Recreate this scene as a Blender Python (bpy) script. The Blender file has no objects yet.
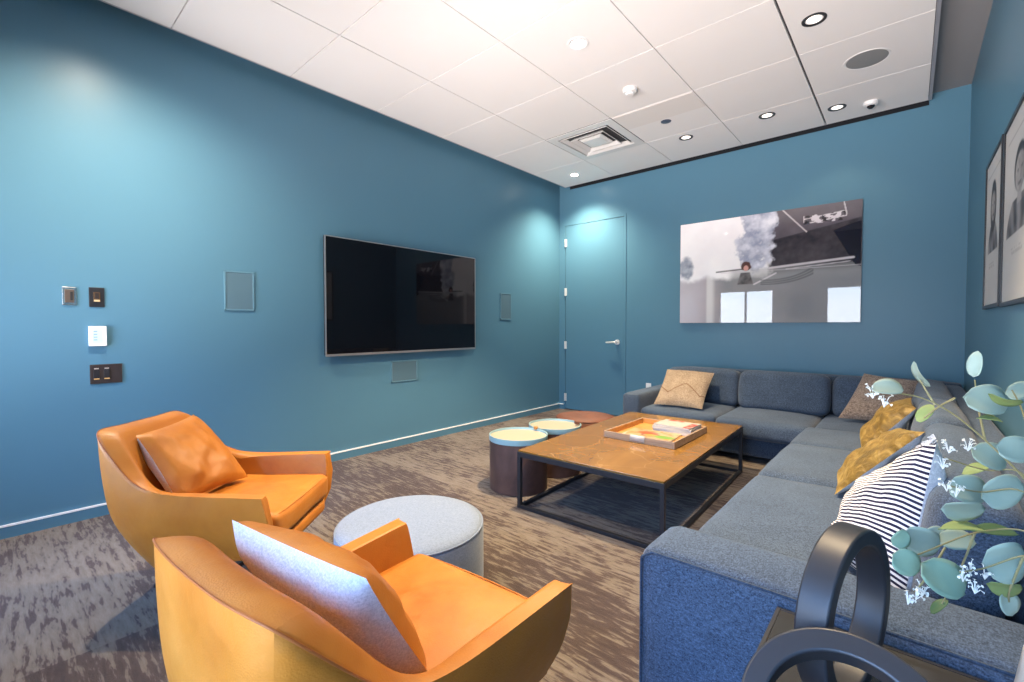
# light levels, shared constants
P_L1, P_L6, P_L7, P_L8, P_DIM = 560, 270, 260, 230, 9
SKY, EXPO = 17.5, 0.30
SKY_COL, HAZE, FAR, GROUND = (.30, .66, 1.45, 1), (.36, .52, .75, 1), (.58, .64, .72, 1), (2.2, 1.98, 1.90, 1)
RING_BASE = (-.06, .90, .533)
RINGS = [((-.08, 1.04, .690), (0, 0, 76), .155, .05, .030, 1.0),
         ((-.052, .775, .641), (-50, 0, 4), .138, .042, .034, 1.0)]

LEAVES=[
(0.0862,1.1087,1.1552,0.0026,0.0031,0.0228,-0.0092,0.0049,0.0016,0),
(0.015,1.0195,1.1385,0.0106,0.0086,-0.021,0.0039,-0.0161,0.0052,0),
(-0.0242,0.958,1.1195,0.0208,0.0181,-0.0019,-0.0001,0.0205,0.0101,0),
(0.0987,1.0646,1.0983,0.0277,0.0239,-0.0078,0.0052,0.0242,0.0207,0),
(0.1526,1.218,1.1032,0.0187,0.0164,0.0044,-0.0007,0.0119,0.0147,0),
(0.1142,1.0253,1.1064,0.0205,0.0177,-0.0058,-0.0016,-0.0212,0.0085,1),
(0.0236,1.0776,1.0674,0.0119,0.0109,0.0136,-0.0054,0.0088,0.0069,1),
(0.1272,1.0339,1.0295,0.0214,0.0184,-0.0076,0.0053,0.0177,0.0168,0),
(0.1096,1.1236,0.9957,0.0237,0.0202,-0.0145,0.0083,0.0251,0.0157,0),
(0.0989,1.0373,1.0731,0.0154,0.0133,-0.0029,0.0019,0.0171,0.0008,1),
(0.0843,1.1258,0.932,0.027,0.0233,-0.0096,0.0058,0.0229,0.0191,0),
(0.0724,1.0354,0.921,0.0269,0.0236,0.0012,-0.0024,-0.0243,0.0233,0),
(0.1274,1.1371,0.9374,0.0265,0.0236,0.0129,-0.0066,0.006,0.0244,0),
(0.0975,1.1914,0.9563,0.02,0.0177,0.0072,-0.0003,0.0194,0.0043,1),
(-0.0042,0.9932,0.8645,0.0095,0.0086,0.0107,-0.0079,-0.0065,0.0122,2),
(0.0245,1.0575,0.847,0.0254,0.0219,-0.009,0.0042,-0.0091,0.0292,0),
(0.0699,1.1102,0.844,0.0263,0.0228,-0.0049,0.003,0.0244,0.0098,0),
(0.0039,0.9596,0.84,0.017,0.0144,-0.0128,0.0076,0.0123,0.016,2),
(0.0489,0.9718,0.8255,0.0264,0.0222,-0.0242,0.0122,0.0321,0.0129,2),
(0.1231,1.0506,0.8484,0.0257,0.0227,0.006,-0.0049,-0.0032,0.0327,0),
(0.126,1.0779,0.7942,0.022,0.0191,-0.0026,-0.0018,-0.0193,0.0193,1),
(0.1319,1.0952,0.762,0.0059,0.0044,-0.0201,0.0124,0.0169,0.0029,0),
(0.048,1.0871,0.728,0.0117,0.0106,0.0111,-0.0038,0.0084,0.0025,3),
(0.1246,1.211,0.8419,0.0361,0.0313,-0.005,0.0044,0.0381,-0.0025,3),
(0.0723,1.0606,0.8829,0.0302,0.0263,-0.0021,0.0023,0.0318,-0.0033,1),
(0.0402,1.111,0.8473,0.0127,0.0113,0.0062,-0.0032,0.0053,0.0092,0),
]
FLOWERS=[ (-0.0425,0.9419,1.1146),(-0.0288,0.9533,1.0999),(0.0543,1.0628,1.0172),(0.0785,1.0841,1.0206),(0.0471,1.0556,0.9901),(0.0508,1.0181,0.9633),(0.062,1.0275,0.9536),(0.069,0.9765,0.8387),(0.0832,0.9883,0.8203),(0.078,0.9979,0.8458),(0.006,0.9464,0.7914),(0.0225,0.9612,0.8041),(0.0152,0.9416,0.8052),(0.0971,1.0274,0.831) ]
STEMS=[
[(0.1828,1.105,0.9133),(0.1411,1.0709,0.9798),(0.0948,1.0458,1.0374),(0.0525,1.0236,1.0804),(0.0092,1,1.1049),(-0.0462,0.9386,1.113)],
[(0.0948,1.0458,1.0374),(0.0889,1.0822,1.0883),(0.0866,1.1082,1.1277)],
[(0.0341,1.0146,1.0909),(0.0242,1.0199,1.1108),(0.0152,1.0193,1.1301)],
[(0.059,1.0433,1.1016),(0.0417,1.0541,1.0849),(0.0222,1.0628,1.0606)],
[(0.1828,1.105,0.9133),(0.1579,1.1132,1.0105),(0.1483,1.1602,1.0763),(0.1382,1.1791,1.1078)],
[(0.1857,1.1064,0.8816),(0.1488,1.1305,0.9714),(0.1022,1.1164,0.9734),(0.0495,1.058,0.9969)],
[(0.1857,1.1064,0.8816),(0.1493,1.1299,0.943),(0.0964,1.11,0.9357),(0.0553,1.035,0.9566)],
[(0.1834,1.0771,0.8603),(0.1505,1.1286,0.8779),(0.0912,1.103,0.8654),(0.0327,1.0247,0.8461),(0.0014,0.9707,0.8397)],
[(0.1834,1.0771,0.8603),(0.1392,1.0388,0.8664),(0.0957,1.0132,0.8426),(0.0655,0.9735,0.8418)],
[(0.0515,1.0413,0.8495),(0.0297,0.9814,0.8208),(0.0142,0.9539,0.7993)],
[(0.1392,1.0388,0.8664),(0.1274,1.0528,0.8025),(0.1301,1.0806,0.7714)],
[(0.0912,1.103,0.8654),(0.0738,1.0988,0.7966),(0.0519,1.0907,0.7315)],
]
import bpy, bmesh, math, random
from mathutils import Vector, Matrix, noise
R = math.radians
S = bpy.context.scene
COL = S.collection
random.seed(7)

# ------------------------------------------------------------------ helpers
def tag(o, label=None, cat=None, group=None, kind=None):
    if label: o['label'] = label
    if cat: o['category'] = cat
    if group: o['group'] = group
    if kind: o['kind'] = kind
    return o

def empty(name, loc=(0, 0, 0), rz=0.0, label=None, cat=None, group=None):
    o = bpy.data.objects.new(name, None)
    o.empty_display_size = 0.1
    o.location = loc
    o.rotation_euler = (0, 0, rz)
    COL.objects.link(o)
    return tag(o, label, cat, group)

def link(name, bm, mat, parent=None, smooth=None, bevel=0, seg=2, subd=0, off=None, loc=None, rot=None):
    """Link a bmesh as ONE object. off: subtract this offset (to make coordinates local)."""
    if off is not None:
        bmesh.ops.translate(bm, verts=bm.verts[:], vec=-Vector(off))
    me = bpy.data.meshes.new(name)
    bm.normal_update()
    bm.to_mesh(me)
    bm.free()
    mats = mat if isinstance(mat, (list, tuple)) else [mat]
    for m in mats:
        me.materials.append(m)
    o = bpy.data.objects.new(name, me)
    COL.objects.link(o)
    if parent: o.parent = parent
    if loc: o.location = loc
    if rot: o.rotation_euler = rot
    if bevel:
        b = o.modifiers.new('bev', 'BEVEL')
        b.width = bevel; b.segments = seg; b.limit_method = 'ANGLE'; b.angle_limit = R(35)
        b.harden_normals = False
    if subd:
        s = o.modifiers.new('sub', 'SUBSURF'); s.levels = subd; s.render_levels = subd
    if smooth is not None:
        me.polygons.foreach_set('use_smooth', [True] * len(me.polygons))
        me.set_sharp_from_angle(angle=R(smooth))
    return o

def box(bm, x0, x1, y0, y1, z0, z1, mi=0):
    vs = [bm.verts.new((x, y, z)) for z in (z0, z1) for y in (y0, y1) for x in (x0, x1)]
    for f in ((0, 2, 3, 1), (4, 5, 7, 6), (0, 1, 5, 4), (2, 6, 7, 3), (0, 4, 6, 2), (1, 3, 7, 5)):
        fc = bm.faces.new([vs[i] for i in f]); fc.material_index = mi
    return vs

def bx(*a):
    bm = bmesh.new(); box(bm, *a); return bm

def cyl(bm, c, r, z0, z1, n=48, r1=None):
    r1 = r if r1 is None else r1
    a = [bm.verts.new((c[0] + r * math.cos(2 * math.pi * i / n), c[1] + r * math.sin(2 * math.pi * i / n), z0)) for i in range(n)]
    b = [bm.verts.new((c[0] + r1 * math.cos(2 * math.pi * i / n), c[1] + r1 * math.sin(2 * math.pi * i / n), z1)) for i in range(n)]
    for i in range(n):
        bm.faces.new((a[i], a[(i + 1) % n], b[(i + 1) % n], b[i]))
    bm.faces.new(a[::-1]); bm.faces.new(b)

def lathe(bm, prof, n=48, c=(0, 0), cap=True):
    """prof: (r, z) list from bottom to top, spun about a vertical axis."""
    rings = []
    for r, z in prof:
        rings.append([bm.verts.new((c[0] + r * math.cos(2 * math.pi * i / n), c[1] + r * math.sin(2 * math.pi * i / n), z)) for i in range(n)])
    for a, b in zip(rings, rings[1:]):
        for i in range(n):
            bm.faces.new((a[i], a[(i + 1) % n], b[(i + 1) % n], b[i]))
    if cap:
        bm.faces.new(rings[0][::-1]); bm.faces.new(rings[-1])

def tube(bm, pts, r, n=8, r_end=None, closed=False):
    pts = [Vector(p) for p in pts]
    rings = []
    k = len(pts)
    for i, p in enumerate(pts):
        if closed:
            t = pts[(i + 1) % k] - pts[i - 1]
        else:
            t = (pts[min(i + 1, k - 1)] - pts[max(i - 1, 0)])
        t.normalize()
        ref = Vector((0, 0, 1)) if abs(t.z) < .9 else Vector((1, 0, 0))
        u = t.cross(ref).normalized(); v = t.cross(u)
        rr = r if r_end is None else r + (r_end - r) * i / (k - 1)
        rings.append([bm.verts.new(p + (u * math.cos(2 * math.pi * j / n) + v * math.sin(2 * math.pi * j / n)) * rr) for j in range(n)])
    rng = range(k) if closed else range(k - 1)
    for i in rng:
        a, b = rings[i], rings[(i + 1) % k]
        for j in range(n):
            bm.faces.new((a[j], a[(j + 1) % n], b[(j + 1) % n], b[j]))
    if not closed:
        bm.faces.new(rings[0][::-1]); bm.faces.new(rings[-1])

def smooth_path(pts, n=6):
    pts = [Vector(p) for p in pts]
    out = []
    for i in range(len(pts) - 1):
        p0 = pts[max(i - 1, 0)]; p1 = pts[i]; p2 = pts[i + 1]; p3 = pts[min(i + 2, len(pts) - 1)]
        for k in range(n):
            t = k / n
            out.append(.5 * ((2 * p1) + (p2 - p0) * t + (2 * p0 - 5 * p1 + 4 * p2 - p3) * t * t + (3 * p1 - p0 - 3 * p2 + p3) * t ** 3))
    out.append(pts[-1])
    return out

def cushion(bm, x0, x1, y0, y1, z0, z1, r=.05, n=14, puff=(0, 0, 0), wob=0.0, seed=0):
    """A rounded box whose faces swell: puff = how far the +-x, +-y, +-z faces bulge."""
    c = Vector(((x0 + x1) / 2, (y0 + y1) / 2, (z0 + z1) / 2))
    h = Vector(((x1 - x0) / 2, (y1 - y0) / 2, (z1 - z0) / 2))
    r = min(r, h.x * .95, h.y * .95, h.z * .95)
    base = len(bm.verts)
    tmp = bmesh.new()
    bmesh.ops.create_cube(tmp, size=2)
    bmesh.ops.subdivide_edges(tmp, edges=tmp.edges[:], cuts=n, use_grid_fill=True)
    vm = {}
    for v in tmp.verts:
        q = Vector(v.co)
        q = Vector([math.copysign(abs(a) ** .75 if abs(a) < 1 else 1, a) for a in q])   # denser at the edges
        p = Vector((q.x * h.x, q.y * h.y, q.z * h.z))
        ins = Vector([max(-(h[i] - r), min(h[i] - r, p[i])) for i in range(3)])
        d = p - ins
        if d.length > 1e-9: p = ins + d.normalized() * r
        u = [max(-1, min(1, p[i] / h[i])) for i in range(3)]
        for i in range(3):
            j, k = (i + 1) % 3, (i + 2) % 3
            p[i] += u[i] * puff[i] * (1 - u[j] ** 2) * (1 - u[k] ** 2)
        if wob:
            w = noise.noise_vector(Vector((p.x * 5 + seed * 7.1, p.y * 5, p.z * 5)))
            p += w * wob
        vm[v] = bm.verts.new(c + p)
    for f in tmp.faces:
        bm.faces.new([vm[v] for v in f.verts])
    tmp.free()

def loft(bm, rows, close=False):
    """rows: lists of points of equal length; skin between them."""
    vr = [[bm.verts.new(p) for p in row] for row in rows]
    for a, b in zip(vr, vr[1:]):
        m = len(a)
        for i in range(m if close else m - 1):
            bm.faces.new((a[i], a[(i + 1) % m], b[(i + 1) % m], b[i]))
    return vr

def pillow_halves(corners, thick, back_ratio=1.0, n=26, dent=.045, wrinkle=.006, seed=1, slump=None):
    """corners TL, TR, BR, BL seen from the front. Returns the front and back half as two bmeshes (world coords)."""
    TL, TR, BR, BL = [Vector(c) for c in corners]
    nrm = ((BL - TL).cross(TR - TL)).normalized()
    out = []
    for side in (1, -1):
        bm = bmesh.new()
        uvl = bm.loops.layers.uv.new('UVMap')
        g = []
        for j in range(n + 1):
            row = []
            for i in range(n + 1):
                u, v = i / n, j / n
                # edges of a stuffed pillow draw inward between the corners
                su, sv = 2 * u - 1, 2 * v - 1
                uu = .5 + .5 * su * (1 - dent * (1 - sv * sv))
                vv = .5 + .5 * sv * (1 - dent * (1 - su * su))
                p = (TL * (1 - uu) + TR * uu) * (1 - vv) + (BL * (1 - uu) + BR * uu) * vv
                b = ((1 - su * su) * (1 - sv * sv)) ** .42
                w = noise.noise(Vector((u * 4 + seed * 3.3, v * 4, seed + side))) * wrinkle * 2 + noise.noise(Vector((u * 11 + seed, v * 7, seed * 2 + side))) * wrinkle
                e = (1 - su ** 8) * (1 - sv ** 8)
                t = thick * .5 * b * (1 if side > 0 else back_ratio)
                p = p + nrm * side * (t + w * e)
                if slump: p = p + Vector(slump) * (1 - sv) * (1 - su * su) * .5
                row.append((bm.verts.new(p), u, 1 - v))
            g.append(row)
        for j in range(n):
            for i in range(n):
                q = [g[j][i], g[j + 1][i], g[j + 1][i + 1], g[j][i + 1]]
                if side < 0: q = q[::-1]
                f = bm.faces.new([a[0] for a in q])
                for l, a in zip(f.loops, q): l[uvl].uv = (a[1], a[2])
        out.append(bm)
    return out

def throw_pillow(name, corners, thick, m_front, m_back, label, group=None, base=None, front_label=None, back_label=None, **k):
    base = base or [sum(c[i] for c in corners) / 4 for i in (0, 1)] + [min(c[2] for c in corners)]
    e = empty(name, base, 0, label, 'pillow', group)
    f, b = pillow_halves(corners, thick, **k)
    fo = link('front_panel', f, m_front, e, smooth=60, off=base)
    bo = link('back_panel', b, m_back, e, smooth=60, off=base)
    if front_label: fo['label'] = front_label
    if back_label: bo['label'] = back_label
    return e

def grid_picture(w, h, nx, ny, fn):
    """A flat print in the XZ plane (facing -Y), with one printed colour per grid point."""
    bm = bmesh.new()
    cl = bm.verts.layers.float_color.new('print')
    vs = [[None] * (nx + 1) for _ in range(ny + 1)]
    for j in range(ny + 1):
        for i in range(nx + 1):
            v = bm.verts.new((w * (i / nx - .5), 0, h * (j / ny)))
            c = fn(i / nx, j / ny)
            v[cl] = (c[0], c[1], c[2], 1)
            vs[j][i] = v
    for j in range(ny):
        for i in range(nx):
            bm.faces.new((vs[j][i], vs[j][i + 1], vs[j + 1][i + 1], vs[j + 1][i]))
    return bm

# ------------------------------------------------------------------ materials
MATS = {}
def srgb(*c):
    return tuple(((v / 255) / 12.92 if v / 255 <= .04045 else ((v / 255 + .055) / 1.055) ** 2.4) for v in c) + (1,)

class NT:
    def __init__(self, name):
        self.m = bpy.data.materials.new(name); self.m.use_nodes = True
        self.t = self.m.node_tree; self.N = self.t.nodes; self.L = self.t.links
        self.b = self.N['Principled BSDF']
    def n(self, ty, **k):
        o = self.N.new(ty)
        for a, v in k.items():
            if a.startswith('i_'):
                key = a[2:].replace('_', ' ')
                o.inputs[key if not key.isdigit() else int(key)].default_value = v
            else: setattr(o, a, v)
        return o
    def l(self, a, b): self.L.new(a, b)
    def coord(self, scale=(1, 1, 1), kind='Object', rot=(0, 0, 0)):
        tc = self.n('ShaderNodeTexCoord'); mp = self.n('ShaderNodeMapping')
        mp.inputs['Scale'].default_value = scale; mp.inputs['Rotation'].default_value = rot
        self.l(tc.outputs[kind], mp.inputs['Vector']); return mp.outputs['Vector']
    def noise(self, vec, scale, detail=3, rough=.5, dist=0):
        o = self.n('ShaderNodeTexNoise'); o.inputs['Scale'].default_value = scale; o.inputs['Detail'].default_value = detail
        o.inputs['Roughness'].default_value = rough; o.inputs['Distortion'].default_value = dist
        if vec is not None: self.l(vec, o.inputs['Vector'])
        return o.outputs['Fac']
    def ramp(self, fac, stops, interp='LINEAR'):
        o = self.n('ShaderNodeValToRGB'); e = o.color_ramp; e.interpolation = interp
        while len(e.elements) < len(stops): e.elements.new(.5)
        for el, (p, c) in zip(e.elements, stops):
            el.position = p; el.color = c if len(c) == 4 else tuple(c) + (1,)
        self.l(fac, o.inputs['Fac']); return o.outputs['Color']
    def mix(self, fac, a, b):
        o = self.n('ShaderNodeMix', data_type='RGBA')
        for s, v in ((0, fac), (6, a), (7, b)):
            if isinstance(v, (float, int, tuple)): o.inputs[s].default_value = v
            else: self.l(v, o.inputs[s])
        return o.outputs[2]
    def math(self, op, a, b=0.0):
        o = self.n('ShaderNodeMath', operation=op)
        for s, v in ((0, a), (1, b)):
            if isinstance(v, (float, int)): o.inputs[s].default_value = v
            else: self.l(v, o.inputs[s])
        return o.outputs[0]
    def bump(self, h, strength=.2, dist=.01):
        o = self.n('ShaderNodeBump'); o.inputs['Strength'].default_value = strength; o.inputs['Distance'].default_value = dist
        self.l(h, o.inputs['Height']); self.l(o.outputs['Normal'], self.b.inputs['Normal'])
    def set(self, col=None, rough=None, metal=None, spec=None, coat=None, coat_rough=None, sheen=None, ior=None):
        for k, v in (('Base Color', col), ('Roughness', rough), ('Metallic', metal), ('Specular IOR Level', spec), ('Coat Weight', coat), ('Coat Roughness', coat_rough), ('Sheen Weight', sheen), ('IOR', ior)):
            if v is None: continue
            if isinstance(v, (float, int, tuple)): self.b.inputs[k].default_value = v
            else: self.l(v, self.b.inputs[k])
        return self.m

def plain(name, col, rough=.5, metal=0, spec=.5, coat=0, emit=None, estr=0):
    t = NT(name); t.set(col, rough, metal, spec, coat)
    if emit: t.b.inputs['Emission Color'].default_value = emit; t.b.inputs['Emission Strength'].default_value = estr
    return t.m

def m_wall(name, col, rough=.36, spec=.26):
    t = NT(name); v = t.coord()
    n = t.noise(v, 90, 2); t.bump(n, .03, .002)
    n2 = t.noise(v, 1.3, 2)
    t.set(t.mix(n2, tuple(c * .97 for c in col[:3]) + (1,), tuple(c * 1.03 for c in col[:3]) + (1,)), rough, spec=spec)
    return t.m

def m_fabric(name, dark, light, scale=420, rough=.95, bump=.25, sheen=.15, blotch=.12):
    t = NT(name); v = t.coord()
    vx = t.coord((1, .35, 1)); vy = t.coord((.35, 1, .6))
    w = t.math('ADD', t.noise(vx, scale, 2, .6), t.noise(vy, scale, 2, .6))
    w = t.math('MULTIPLY', w, .5)
    big = t.noise(v, 6, 3)
    k = t.math('ADD', w, t.math('MULTIPLY', t.math('SUBTRACT', big, .5), blotch))
    t.set(t.ramp(k, [(.36, dark), (.64, light)]), rough, spec=.2, sheen=sheen)
    t.bump(w, bump, .003)
    return t.m

def m_leather(name, base, dark, light, rough=.38):
    t = NT(name); v = t.coord()
    a = t.noise(v, 3.2, 4, .6, .6); b = t.noise(v, 15, 4, .6)
    f = t.math('ADD', t.math('MULTIPLY', a, .75), t.math('MULTIPLY', b, .25))
    c = t.ramp(f, [(.3, dark), (.5, base), (.72, light)])
    t.set(c, t.ramp(b, [(.3, (rough - .06,) * 3), (.7, (rough + .1,) * 3)]), spec=.45)
    vor = t.n('ShaderNodeTexVoronoi', i_Scale=260.0); t.l(v, vor.inputs['Vector'])
    h = t.math('ADD', t.math('MULTIPLY', vor.outputs['Distance'], .12), t.math('MULTIPLY', t.noise(v, 9, 3, .55, .8), .9))
    t.bump(h, .22, .012)
    return t.m

def m_carpet():
    t = NT('carpet_streaks')
    # streaks run along X; ragged patches come and go tile by tile
    v = t.coord((1, 1, 1))
    st = t.noise(t.coord((6.5, 40, 1)), 1.0, 3, .62, .25)
    fine = t.noise(t.coord((26, 120, 1)), 1.0, 2, .6)
    patch = t.noise(t.coord((1.5, 2.8, 1)), 1.0, 2, .5)
    br = t.n('ShaderNodeTexBrick'); br.offset = .5
    br.inputs['Color1'].default_value = (0, 0, 0, 1); br.inputs['Color2'].default_value = (1, 1, 1, 1); br.inputs['Mortar'].default_value = (.5, .5, .5, 1)
    br.inputs['Scale'].default_value = 1; br.inputs['Mortar Size'].default_value = 0; br.inputs['Brick Width'].default_value = .92; br.inputs['Row Height'].default_value = .46
    t.l(v, br.inputs['Vector'])
    tile = t.math('MULTIPLY', t.math('SUBTRACT', br.outputs['Color'], .5), .10)
    k = t.math('ADD', t.math('ADD', t.math('MULTIPLY', st, .72), t.math('MULTIPLY', patch, .42)), t.math('ADD', t.math('MULTIPLY', fine, .16), tile))
    c = t.ramp(k, [(.50, CARPET[0]), (.625, CARPET[1]), (.665, CARPET[2]), (.80, CARPET[3])])
    pile = t.noise(v, 320, 2, .7)
    c = t.mix(t.math('MULTIPLY', pile, .55), c, (.02, .018, .018, 1))
    t.set(c, 1.0, spec=.05, sheen=.1)
    t.bump(t.math('ADD', pile, t.math('MULTIPLY', k, .6)), .6, .006)
    return t.m
CARPET = [(.078, .055, .049), (.104, .074, .064), (.205, .166, .132), (.265, .222, .182)]

def m_stone():
    t = NT('brown_veined_stone'); v = t.coord()
    a = t.noise(v, 2.2, 5, .6, 1.0)
    base = t.ramp(a, [(.3, srgb(112, 80, 38)), (.55, srgb(130, 94, 44)), (.75, srgb(146, 108, 52))])
    vor = t.n('ShaderNodeTexVoronoi', feature='DISTANCE_TO_EDGE', i_Scale=3.4)
    wv = t.n('ShaderNodeVectorMath', operation='ADD'); t.l(v, wv.inputs[0])
    nz = t.n('ShaderNodeTexNoise', i_Scale=3.0, i_Detail=3.0); t.l(v, nz.inputs['Vector'])
    sc = t.n('ShaderNodeVectorMath', operation='SCALE'); sc.inputs['Scale'].default_value = .35; t.l(nz.outputs['Color'], sc.inputs[0]); t.l(sc.outputs[0], wv.inputs[1])
    t.l(wv.outputs[0], vor.inputs['Vector'])
    mask = t.ramp(vor.outputs['Distance'], [(0, (.8, .8, .8)), (.005, (.4, .4, .4)), (.012, (0, 0, 0))])
    msk = t.math('MULTIPLY', mask, t.noise(v, 5, 2))
    t.set(t.mix(msk, base, srgb(186, 156, 106)), .10, spec=.55)
    return t.m

def m_wood(name, dark, light, axis=(2, 30, 30), rough=.45):
    t = NT(name)
    n = t.noise(t.coord(axis), 1.0, 4, .6, 1.2)
    t.set(t.ramp(n, [(.3, dark), (.7, light)]), rough)
    return t.m

def m_velvet(name, dark, base, light):
    t = NT(name); v = t.coord()
    n = t.noise(v, 14, 4, .6, 1.4)
    t.set(t.ramp(n, [(.3, dark), (.5, base), (.74, light)]), .5, spec=.35, sheen=.8)
    t.b.inputs['Sheen Tint'].default_value = light
    t.bump(t.noise(v, 22, 3, .55, 1.0), .45, .02)
    return t.m

def m_stripes():
    t = NT('navy_striped_weave'); tc = t.n('ShaderNodeTexCoord'); sp = t.n('ShaderNodeSeparateXYZ')
    t.l(tc.outputs['UV'], sp.inputs[0])
    wob = t.math('MULTIPLY', t.noise(tc.outputs['UV'], 3, 2), .02)
    s = t.math('FRACT', t.math('MULTIPLY', t.math('ADD', sp.outputs['Y'], wob), 32))
    m = t.math('GREATER_THAN', s, .5)
    t.set(t.mix(m, srgb(235, 232, 232), srgb(40, 40, 66)), .95, spec=.1)
    t.bump(t.noise(tc.outputs['UV'], 160, 2), .3, .003)
    return t.m

def m_print(name, rough, spec=.5, coat=0, ior=1.5):
    t = NT(name); a = t.n('ShaderNodeAttribute', attribute_name='print')
    t.set(a.outputs['Color'], rough, spec=spec, coat=coat, coat_rough=rough, ior=ior)
    return t.m

def m_leaf(name, top, under, edge=None):
    t = NT(name); v = t.coord()
    g = t.n('ShaderNodeNewGeometry')
    n = t.noise(v, 40, 3)
    c = t.mix(n, tuple(x * .88 for x in top[:3]) + (1,), tuple(min(1, x * 1.1) for x in top[:3]) + (1,))
    c = t.mix(g.outputs['Backfacing'], c, under)
    t.set(c, .55, spec=.35)
    t.b.inputs['Subsurface Weight'].default_value = 0
    return t.m

def m_glass():
    m = bpy.data.materials.new('window_glass'); m.use_nodes = True
    t = m.node_tree; N = t.nodes; L = t.links
    N.remove(N['Principled BSDF'])
    tr = N.new('ShaderNodeBsdfTransparent'); gl = N.new('ShaderNodeBsdfGlossy'); gl.inputs['Roughness'].default_value = .02
    fr = N.new('ShaderNodeFresnel'); fr.inputs['IOR'].default_value = 1.45
    mx = N.new('ShaderNodeMixShader'); L.new(fr.outputs[0], mx.inputs[0]); L.new(tr.outputs[0], mx.inputs[1]); L.new(gl.outputs[0], mx.inputs[2])
    L.new(mx.outputs[0], N['Material Output'].inputs[0])
    return m

BLUE = (.088, .207, .297, 1)
M = dict(
    wall=m_wall('teal_blue_wall_paint', BLUE),
    door=m_wall('teal_blue_door_paint', BLUE, .36),
    wall_white=m_wall('warm_white_wall_paint', (.72, .72, .71, 1), .6),
    ceil=m_wall('white_ceiling_tile', (.84, .82, .81, 1), .85),
    ceil_grey=m_wall('grey_ceiling_paint', (.30, .30, .31, 1), .8),
    gap=plain('dark_reveal', (.05, .05, .055, 1), .9),
    shadow_black=plain('black_painted_shadow', (.006, .008, .012, 1), .9),  # flat black for the shadow painted along the back wall top
    trimmetal=plain('satin_grey_metal', (.42, .41, .44, 1), .4, .3),
    white=plain('white_plastic', (.82, .82, .82, 1), .4),
    vent=plain('white_enamel_metal', (.74, .73, .72, 1), .35, 0),
    cap=plain('white_painted_highlight', (.85, .85, .84, 1), .4),  # white that paints the highlight along the baseboard tops
    dark=plain('dark_void', (.02, .02, .022, 1), .8),
    steel=plain('brushed_steel', (.72, .71, .7, 1), .25, 1),
    black=plain('black_plastic', (.02, .02, .024, 1), .35),
    brownblack=plain('brown_black_plastic', (.035, .025, .024, 1), .4),
    screen=plain('black_glass_screen', (.004, .004, .006, 1), .03, 0, .5),
    bezel=plain('silver_bezel', (.5, .5, .52, 1), .3, .8),
    speaker=m_wall('painted_speaker_grille', (.085, .16, .215, 1), .6),
    speaker_rim=m_wall('painted_speaker_rim', (.11, .23, .31, 1), .4),
    grille=plain('grey_speaker_mesh', (.30, .30, .30, 1), .6, .2),
    smoked=plain('smoked_dome', (.02, .02, .025, 1), .08),
    carpet=m_carpet(),
    sofa=m_fabric('slate_blue_tweed', (.017, .027, .046, 1), (.088, .128, .195, 1), 300),
    piping=m_fabric('navy_piping', (.015, .025, .045, 1), (.05, .08, .13, 1), 300),
    ottoman=m_fabric('grey_blue_felt', (.155, .19, .245, 1), (.235, .28, .345, 1), 260, blotch=.04),
    leather=m_leather('tan_leather', srgb(182, 111, 34), srgb(165, 94, 26), srgb(194, 126, 48), .46),
    leather_seam=plain('tan_stitching', srgb(150, 84, 34), .6),
    linen=m_fabric('white_linen', (.55, .54, .56, 1), (.82, .81, .82, 1), 300, bump=.15),
    stone=m_stone(),
    frame_black=plain('black_powder_coat', (.02, .022, .028, 1), .45, .2),
    tray_wood=m_wood('golden_bamboo', srgb(170, 112, 50), srgb(206, 150, 82)),
    tray_side=m_wood('grey_washed_wood', srgb(120, 100, 84), srgb(165, 142, 120)),
    drum=m_leather('dark_brown_leather', srgb(82, 62, 58), srgb(62, 46, 44), srgb(104, 80, 72), .45),
    pouf=m_leather('russet_leather', srgb(104, 62, 44), srgb(84, 48, 34), srgb(122, 76, 54), .6),
    rim_blue=plain('pale_blue_enamel', srgb(140, 174, 182), .3),
    cream=plain('cream_lacquer', srgb(172, 160, 140), .35),
    gold=m_velvet('gold_velvet', srgb(66, 50, 18), srgb(108, 84, 32), srgb(162, 136, 78)),
    stripes=m_stripes(),
    beige=m_fabric('beige_embroidered_cloth', srgb(116, 102, 88), srgb(162, 146, 128), 160, bump=.6),
    taupe=m_fabric('taupe_chunky_weave', srgb(88, 76, 70), srgb(158, 142, 130), 150, bump=.7),
    ring=plain('charcoal_matte_ceramic', (.028, .03, .036, 1), .42, .1),
    endstone=plain('tinted_stone', (.04, .038, .034, 1), .15, 0, .3),
    ringtop=plain('dark_tinted_stone', (.03, .03, .03, 1), .15),
    paper=plain('white_paper', (.50, .49, .475, 1), .6),
    red=plain('red_cover', srgb(190, 60, 46), .4),
    leaf=m_leaf('silver_green_leaf', srgb(148, 166, 152), srgb(128, 150, 132)),
    leaf_y=m_leaf('yellow_green_leaf', srgb(132, 150, 92), srgb(150, 166, 110)),
    leaf_g=m_leaf('sage_green_leaf', srgb(132, 160, 138), srgb(150, 172, 150)),
    leaf_d=m_leaf('dark_green_leaf', srgb(62, 92, 58), srgb(84, 110, 74)),
    stem=plain('tan_green_stem', srgb(136, 128, 88), .6),
    flower=plain('white_blossom', (.70, .72, .68, 1), .6),
    vase=plain('pale_stoneware', srgb(196, 190, 180), .5),
    picture=m_print('glossy_acrylic_print', .015, .5, 0, 1.65),
    portrait=m_print('matte_art_paper', .5, .3),
    magazine=m_print('magazine_page', .3, .4),
    glass=m_glass(),
    ductgrey=plain('duct_grey', (.42, .42, .42, 1), .6),
    hinge=plain('satin_nickel', (.75, .75, .75, 1), .35, .4),
    outwall=plain('window_frame_white', (.8, .8, .8, 1), .5),
)
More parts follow.
